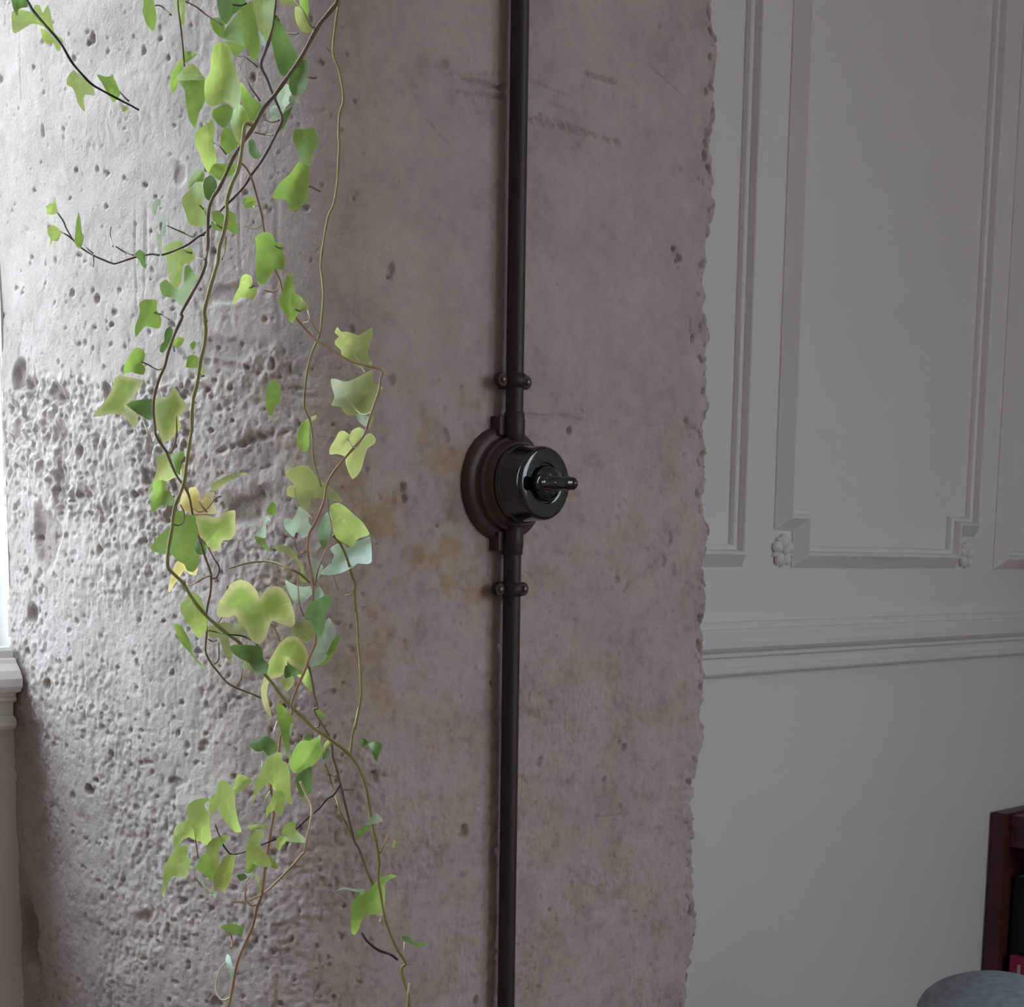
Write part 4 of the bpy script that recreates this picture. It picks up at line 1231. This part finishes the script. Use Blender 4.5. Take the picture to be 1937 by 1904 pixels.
# class (w = painted sheen), crop, outline, depth offset from the stem (mm; negative = nearer)
LV = [
 ('y','c1','105 110 170 85 290 105 310 45 360 50 385 115 430 40 455 110 490 290 560 350 570 390 530 370 390 240 285 215 140 300 110 265',14),
 ('d','c1','95 -60 240 -60 250 60 200 70 165 90 155 145 120 80',10),
 ('y','c1','365 255 430 280 490 350 545 400 540 460 510 455 480 390 430 400 385 360',18),
 ('y','c1','600 760 610 690 660 630 700 660 760 690 830 760 855 860 770 850 755 900 765 1010 700 930 680 850 650 790',14),
 ('g','c1','870 670 950 690 1020 690 1080 830 1070 870 1020 920 960 830 920 750',10),
 ('y','c1','1095 950 1140 960 1150 985 1110 1010',4),
 ('g','c1','1290 60 1300 -40 1370 -40 1400 90 1410 170 1385 285 1320 220 1280 100',8),
 ('y','c1','1555 -60 1640 -60 1670 50 1660 220 1620 215 1590 130',6),
 ('g','c1','1645 460 1760 470 1780 490 1700 550 1665 560',14),
 ('g','c1','1620 540 1650 520 1640 640 1600 700 1600 770 1560 840 1530 770 1550 640',14),
 ('y','c2','290 560 330 510 400 465 450 510 495 575 490 590 400 585 300 590',-6),
 ('g','c2','295 575 400 580 492 582 495 740 450 830 425 940 380 880 355 760 345 660 300 600',-2),
 ('y','c2','560 330 620 305 670 340 700 450 740 560 760 660 750 760 715 800 680 755 630 745 570 780 510 765 490 680 495 590 530 530 540 420',-14),
 ('d','c2','585 -60 770 -60 790 40 700 110 650 180 600 110',14),
 ('g','c2','840 5 880 190 895 300 885 400 870 450 830 420 800 345 740 320 625 280 650 200 730 100 790 40',-8),
 ('y','c2','850 -50 1005 -50 1000 80 985 200 945 310 905 270 880 180 860 90',-4),
 ('g','c2','530 140 600 130 640 180 625 280 560 230',18),
 ('g','c2','640 300 740 320 800 345 770 370 720 420 690 380 660 330',12),
 ('d','c2','985 130 1020 110 1060 180 1110 280 1170 400 1180 430 1130 500 1080 560 1040 530 1010 440 980 300 960 240',10),
 ('d','c2','1190 450 1250 440 1250 600 1210 690 1140 700 1110 640 1120 560',14),
 ('p','c2','1155 50 1200 60 1250 150 1290 210 1250 245 1190 220 1155 130',10),
 ('g','c2','1180 -40 1245 -40 1255 90 1240 150 1200 80',12),
 ('p','c2','1030 -40 1150 -40 1150 40 1100 40 1060 30',16),
 ('w','c2','1025 700 1085 615 1125 650 1125 740 1090 780 1060 830 1030 760',10),
 ('w','c2','970 790 1020 770 1045 840 1040 875 980 870',8),
 ('w','c2','885 230 905 240 940 310 930 335 900 320',-12),
 ('d','c2','1070 830 1135 780 1120 830 1075 930 1040 960 1055 880',8),
 ('w','c2','1120 700 1185 735 1170 760 1110 745',10),
 ('g','c2','755 600 790 640 830 700 870 730 920 790 890 850 830 900 800 860 770 760 750 690',8),
 ('g','c2','620 770 660 760 700 800 690 870 640 940 590 910 545 850 560 800',6),
 ('y','c2','690 830 740 760 790 800 830 900 800 940 770 1000 740 1050 700 970 680 890',8),
 ('g','c2','615 960 680 930 720 1000 750 1050 700 1100 660 1130 610 1060',12),
 ('y','c3','430 110 500 60 550 20 570 100 555 190 570 250 580 320 570 400 520 420 480 340 450 260 420 200',10),
 ('g','c3','520 420 560 350 640 345 740 350 740 380 690 430 640 450 600 470 540 420',14),
 ('g','c3','370 540 385 450 440 385 480 400 490 440 480 480 430 480',16),
 ('y','c3','330 590 380 540 430 490 470 480 490 580 480 650 510 700 500 790 470 810 380 790 350 700 325 640',8),
 ('d','c3','490 460 540 430 580 480 580 560 540 620 500 600 480 530',11),
 ('g','c3','540 700 600 690 640 730 670 690 720 720 720 770 740 800 730 860 690 850 650 820 610 840 560 830 535 790 560 770',10),
 ('d','c3','815 180 850 170 880 240 905 300 860 310 820 270',12),
 ('g','c3','1150 90 1210 95 1290 90 1330 170 1310 230 1280 260 1275 340 1250 360 1190 330 1180 250 1140 180',0),
 ('g','c3','1140 390 1190 330 1260 370 1255 470 1255 590 1230 640 1150 695 1110 670 1085 610 990 600 1010 540 1060 470 1110 430',-6),
 ('g','c3','775 610 820 585 865 600 860 660 800 675 775 640',8),
 ('w','c3','110 640 140 605 170 605 165 640 145 680 130 730 110 690',-6),
 ('w','c3','185 730 205 730 210 840 195 870 180 880 175 1010 190 1080 165 1020 150 920 135 830 150 850 170 860 180 800',-8),
 ('y','c4','1205 640 1240 585 1330 555 1390 575 1395 640 1440 610 1470 640 1495 720 1450 760 1400 770 1380 830 1370 930 1330 1010 1290 990 1250 880 1240 740',6),
 ('g','c4','1170 960 1230 910 1280 960 1340 1010 1390 950 1400 800 1440 780 1490 850 1530 890 1480 960 1450 1040 1420 1120 1380 1160 1340 1120 1280 1080 1200 1060',14),
 ('g','c4','985 1130 1040 1095 1150 1105 1145 1190 1190 1270 1170 1360 1090 1350 1040 1340 990 1400 950 1440 945 1350 970 1280 990 1210',6),
 ('y','c4','130 240 200 200 215 140 230 250 240 300 190 320 130 310 140 270',4),
 ('y','c4','140 460 190 410 240 440 275 480 240 560 190 560 165 610 170 540 150 500',4),
 ('g','c4','410 370 430 290 450 380 460 480 480 520 465 600 430 630 390 570 400 470',-4),
 ('d','c4','960 660 990 640 1040 680 1040 750 1050 810 1010 790 980 730 940 690',-4),
 ('g','c5','480 600 560 450 620 370 690 380 740 440 730 520 700 560 745 620 720 700 640 690 580 670 530 680 480 700',6),
 ('d','c5','975 200 1000 140 1050 110 1080 160 1060 260 1010 370 960 430 920 420 930 330 970 290',8),
 ('g','c5','1090 280 1150 240 1220 260 1190 330 1140 360 1080 340',8),
 ('g','c5','1285 330 1330 290 1365 310 1350 370 1310 400',6),
 ('g','c5','1240 570 1260 480 1320 455 1390 490 1400 550 1380 610 1310 620 1240 610',6),
 ('p','c5','1420 560 1465 620 1460 690 1420 690',6),
 ('v','c5','90 1220 200 1080 300 940 340 870 370 740 440 700 480 720 600 740 710 770 700 830 640 900 600 980 590 1010 560 1000 540 1060 520 1080 620 1160 660 1210 640 1310 590 1330 540 1280 490 1210 420 1190 300 1180',14),
 ('d','c5','505 1065 600 1020 700 1005 840 1000 850 1100 830 1240 780 1250 700 1210 600 1140',7),
 ('v','c5','830 1000 960 970 1020 960 1080 850 1120 880 1180 980 1255 1080 1190 1180 1150 1230 1180 1320 1150 1390 1120 1380 1100 1450 960 1540 920 1450 880 1350 830 1240',10),
 ('g','c6','340 -170 389 -204 458 -225 514 -190 542 -121 597 -107 625 0 635 110 620 165 530 155 480 240 440 305 390 310 360 260 338 100 350 -40',-6),
 ('y','c6','95 520 130 420 170 340 200 230 240 205 300 230 310 300 280 350 330 340 360 360 340 430 310 470 260 450 220 440 160 470',4),
 ('g','c6','735 190 720 260 735 330 740 390 790 430 800 520 790 590 750 650 720 700 680 680 670 640 630 590 590 520 580 450 610 400 630 300 660 220',-6),
 ('p','c6','790 430 840 480 885 550 860 580 800 570 780 500',-2),
 ('p','c6','1145 800 1175 745 1210 790 1290 795 1390 830 1460 790 1530 750 1530 850 1480 1010 1520 1080 1525 1130 1450 1150 1390 1160 1330 1120 1290 1080 1220 1040 1210 980 1150 920 1150 880 1190 840',8),
 ('p','c6','1105 1280 1150 1270 1250 1300 1330 1280 1430 1230 1530 1180 1540 1320 1590 1320 1640 1370 1600 1400 1580 1460 1540 1560 1480 1640 1370 1640 1280 1640 1230 1600 1220 1560 1110 1540 1145 1460 1125 1380',8),
 ('g','c6','445 1440 450 1360 490 1310 530 1280 570 1320 600 1340 590 1390 600 1410 580 1530 540 1530 525 1610 500 1650 470 1620 445 1530',0),
 ('g','c7','770 660 765 560 790 470 830 420 880 385 890 480 885 590 890 650 860 720 830 720 790 690',-4),
 ('p','c7','905 370 965 350 950 390 915 410',4),
 ('w','c7','1360 345 1480 330 1490 460 1450 465 1400 420',10),
 ('p','c7','1540 290 1560 310 1540 420 1500 490 1500 400',8),
 ('p','c7','1090 720 1110 660 1160 580 1190 520 1240 510 1300 550 1320 510 1380 475 1440 490 1450 560 1510 530 1565 590 1550 640 1480 690 1450 780 1420 890 1380 960 1330 1000 1300 960 1260 850 1250 770 1170 745 1100 750',10),
 ('w','c7','1130 640 1160 580 1190 520 1240 508 1300 550 1270 590 1200 610',6),
 ('p','c7','640 930 700 890 780 865 870 865 920 920 980 990 1060 1060 1110 1090 1170 1140 1220 1210 1220 1235 1110 1210 1050 1200 910 1195 890 1260 850 1330 800 1270 740 1190 700 1180 660 1160 660 1090 700 1060 735 1060 690 1000',10),
 ('w','d1','625 460 660 435 720 440 760 370 790 310 850 350 880 400 880 470 915 520 890 590 820 630 790 580 750 575 730 620 690 590 640 530',6),
 ('g','d1','450 350 500 270 540 280 560 350 530 400 480 390',8),
 ('w','d1','435 410 470 405 495 460 470 450 445 500 445 630 330 600 400 530',4),
 ('g','d1','330 620 430 640 490 780 430 740 360 680',8),
 ('p','c8','1000 640 1070 570 1200 500 1340 470 1460 475 1380 500 1240 560 1120 640 1040 690',14),
 ('p','c8','345 300 400 255 470 240 520 300 560 420 600 490 560 530 480 570 440 560 330 570 290 690 240 740 260 660 310 590 370 400',12),
 ('g','c8','520 260 600 220 680 210 690 270 650 320 640 400 640 500 600 470 560 360',10),
 ('p','c8','650 390 700 370 720 450 690 540 660 500',12),
 ('g','c8','310 690 310 600 350 560 430 555 470 600 470 680 540 730 570 790 540 870 470 850 420 860 360 910 320 950 280 850 290 760',-2),
 ('o','c8','620 880 660 760 690 680 740 690 750 650 830 640 880 740 900 800 930 730 980 700 1055 705 1040 790 1080 920 1070 965 960 960 860 960 740 950',12),
 ('g','c8','290 1360 350 1260 440 1170 520 1100 570 1000 600 930 660 930 720 970 820 980 830 1100 860 1210 820 1330 810 1440 870 1450 860 1570 800 1660 720 1640 690 1570 600 1520 520 1430 430 1450 300 1400',8),
 ('v','c8','820 990 960 980 1100 1010 1180 940 1300 920 1300 1050 1310 1180 1250 1270 1160 1280 1130 1320 1110 1390 1040 1410 980 1380 940 1300 860 1220 840 1120',4),
 ('d','c8','810 1370 880 1260 940 1330 950 1440 850 1450',3),
 ('o','c8','540 1670 600 1530 690 1570 720 1640 820 1640 860 1600 830 1700 760 1690 690 1640 620 1740 560 1820 520 1900 495 1890 510 1780',16),
 ('y','d1','1095 310 1180 270 1250 310 1330 380 1430 470 1500 580 1480 610 1380 640 1330 720 1240 680 1170 640 1130 560 1120 450',-4),
 ('d','d1','980 530 1040 400 1080 370 1110 520 1080 660 1030 740 990 660',10),
 ('w','d1','1100 740 1160 690 1230 690 1280 740 1340 680 1440 640 1510 620 1525 860 1480 895 1380 890 1330 930 1200 990 1080 1010 990 990 1060 930 1120 860 1140 800',10),
 ('p','d1','505 725 590 700 680 720 740 770 780 850 830 920 845 1010 860 1080 800 1070 780 1030 800 970 770 880 720 830 620 780',6),
 ('w','d1','905 860 960 845 1000 890 1030 920 1000 1010 960 1060 930 980',8),
 ('w','d1','640 1060 740 1110 830 1130 900 1120 915 1200 860 1260 800 1320 740 1290 690 1210',8),
 ('w','d1','915 1190 990 1120 1030 1190 1040 1260 960 1280',8),
 ('d','d1','840 1400 900 1290 1000 1240 1080 1200 1110 1230 1100 1330 1060 1380 1040 1560 1000 1640 950 1600 900 1480',-6),
 ('v','d2','530 430 560 320 620 230 670 160 750 125 840 160 900 230 925 290 970 230 1060 185 1140 210 1200 300 1245 440 1245 540 1200 560 1110 530 1050 500 1020 540 990 640 930 715 870 700 820 640 800 580 740 530 700 450 640 470 550 465',4),
 ('y','d2','200 420 205 340 260 300 310 230 390 290 410 360 440 450 440 590 370 665 320 600 240 480',10),
 ('g','d2','135 530 190 540 250 610 300 720 310 800 380 880 455 970 380 910 290 800 200 700',8),
 ('p','d2','450 560 560 520 660 520 760 540 830 560 790 620 720 640 640 640 680 830 640 870 590 780 550 650 470 660',12),
 ('d','d2','645 745 700 720 820 725 940 740 960 850 1010 900 990 980 900 990 830 890 750 850 690 810',-4),
 ('p','d2','760 920 800 870 880 880 980 980 960 1000 860 960 790 950',4),
 ('v','d2','1000 900 1040 820 1100 720 1180 650 1260 650 1330 720 1370 820 1350 920 1310 1000 1260 940 1190 890 1180 850 1170 960 1120 1010 1020 1040 1000 1110 990 1180 1020 1310 1040 1400 1000 1370 950 1250 935 1130 960 1040',6),
 ('d','d2','1180 870 1250 910 1310 985 1240 1000 1160 1030 1150 960',12),
 ('p','d2','1215 620 1240 560 1330 480 1410 540 1440 640 1370 700 1330 700 1280 660',14),
 ('w','d2','1430 560 1520 540 1560 470 1610 560 1620 650 1590 750 1530 850 1480 900 1380 920 1400 800 1440 700',12),
 ('g','d2','1640 620 1660 660 1590 830 1500 915 1470 900 1540 800 1590 690',9),
 ('y','d2','1270 1000 1380 940 1400 1010 1430 1160 1360 1120 1300 1030',10),
 ('p','d2','1110 1020 1230 1010 1240 1080 1180 1150 1130 1100',16),
 ('g','d4','270 110 300 50 380 120 450 200 480 250 470 350 440 450 430 560 440 680 430 740 390 640 340 470 300 300',-6),
 ('w','d4','440 320 475 300 465 390 440 450 430 420',-8),
 ('g','d4','430 830 440 720 500 590 570 510 680 510 740 480 800 440 800 530 830 620 810 700 760 760 690 830 640 830 560 900 510 930 540 870 490 900',-6),
 ('d','d4','500 940 600 860 690 820 700 940 690 1140 600 1170 650 1280 570 1180 520 1070',6),
 ('p','d4','830 620 850 540 900 490 950 475 940 540 880 600 850 660',-8),
 ('d','d4','600 480 640 430 700 460 680 510 620 500',10),
 ('d','d4','830 660 880 600 920 640 880 720 830 740',10),
 ('d','d4','1275 500 1320 480 1380 530 1380 570 1300 600',20),
 ('d','d4','1385 540 1480 515 1550 570 1510 650 1480 760 1440 710 1400 600',20),
 ('w','d4','1350 1510 1460 1380 1520 1420 1550 1475 1430 1510',-6),
 ('g','d4','1215 1700 1240 1600 1330 1535 1420 1520 1370 1590 1290 1650',-4),
 ('y','d4','1660 1790 1690 1700 1720 1740 1700 1790',6),
 ('g','d4','720 120 790 140 850 210 850 260 790 230',10),
 ('d','d3','1200 560 1280 520 1400 455 1480 480 1550 560 1560 640 1500 650 1440 700 1400 640 1300 640',10),
 ('y','d3','1260 1260 1270 1100 1290 990 1350 900 1390 790 1460 700 1560 650 1610 670 1610 750 1660 770 1700 880 1710 1100 1725 1280 1680 1250 1640 1240 1600 1190 1540 1150 1500 1090 1490 1050 1450 1010 1380 1070 1310 1150',-6),
 ('y','d3','1420 1450 1420 1330 1470 1250 1500 1150 1560 1110 1640 1130 1640 1240 1600 1420 1560 1380 1500 1350 1440 1400',-12),
 ('y','d3','830 1090 850 1000 910 985 980 1030 1020 1090 1040 1170 1050 1320 1080 1470 1120 1600 1060 1610 980 1550 900 1440 840 1330 890 1240 870 1190 820 1150',0),
 ('y','d3','740 1220 780 1160 830 1155 880 1190 895 1230 850 1300 800 1360 770 1390 730 1350',-6),
 ('y','d3','1020 1080 1070 920 1140 925 1240 975 1240 1010 1160 1080 1050 1150',6),
 ('y','d5','470 350 490 270 560 215 650 190 740 185 750 215 690 270 740 370 755 420 755 580 775 690 730 765 640 720 570 690 540 560 500 470 480 410',4),
 ('y','d5','310 790 310 600 350 510 420 475 500 462 550 560 575 700 500 665 430 695 380 760 345 800',-2),
 ('y','d5','165 1350 175 1240 190 1070 250 930 330 810 420 765 490 740 485 850 480 900 520 950 500 1060 470 1160 390 1160 320 1140 270 1190 220 1300 190 1390',-8),
 ('y','d5','720 760 780 690 850 660 940 640 985 660 960 710 880 780 860 860 870 980 830 1090 800 1140 770 1000 740 900 710 870',-6),
 ('g','d5','560 1100 600 990 660 890 720 880 760 960 800 1130 800 1200 740 1170 670 1120 600 1050',-2),
 ('y','d5','800 1280 810 1150 850 1030 940 900 1000 880 1070 885 1060 950 1030 1090 1010 1190 960 1290 920 1330 870 1290 830 1310',-12),
 ('w','d5','640 1150 670 1190 700 1260 780 1320 850 1330 820 1400 760 1350 690 1310 650 1240',4),
 ('y','d5','1195 800 1220 720 1280 600 1330 570 1415 600 1400 680 1370 740 1400 820 1470 900 1510 1010 1420 1025 1320 1010 1260 960 1200 1060 1195 950',-8),
 ('g','d5','1200 1060 1260 960 1320 1000 1270 1090 1200 1110',-4),
 ('g','d5','1490 920 1540 930 1590 1050 1500 1030',4),
 ('p','d5','1290 1070 1350 1150 1380 1260 1380 1340 1345 1370 1340 1230 1300 1130',-4),
 ('d','d5','1080 1130 1180 1110 1200 1160 1130 1200',4),
 ('p','d5','1220 530 1330 505 1450 515 1480 550 1400 560 1260 580',8),
 ('y','d5','1640 570 1680 510 1740 480 1805 480 1800 560 1840 610 1920 680 1910 730 1720 720 1690 700 1700 650 1640 630',-2),
 ('y','d5','1570 700 1610 650 1690 660 1700 700 1640 770 1610 830 1570 790',-6),
 ('g','d6','370 730 420 700 520 690 660 730 630 800 560 820 440 780',6),
 ('w','d6','430 1130 450 1060 490 1090 510 1180 530 1260 530 1350 500 1370 470 1270',2),
 ('g','d7','620 1210 615 1100 625 920 680 870 790 800 850 730 920 680 1000 660 1040 680 960 720 930 770 935 850 920 1020 880 1040 770 1040 710 1110 680 1190 650 1230',-10),
 ('w','d7','470 820 540 780 640 795 740 800 730 830 680 830 560 800',4),
 ('d','d7','660 850 700 825 750 805 740 830 680 865',2),
 ('d','d7','1095 1240 1160 1250 1230 1300 1330 1290 1310 1330 1240 1340 1170 1310 1110 1280',10),
]
for i, (c, k, s, dz) in enumerate(LV):
    leaf(i, px(k, s), c, dz / 1000.0)
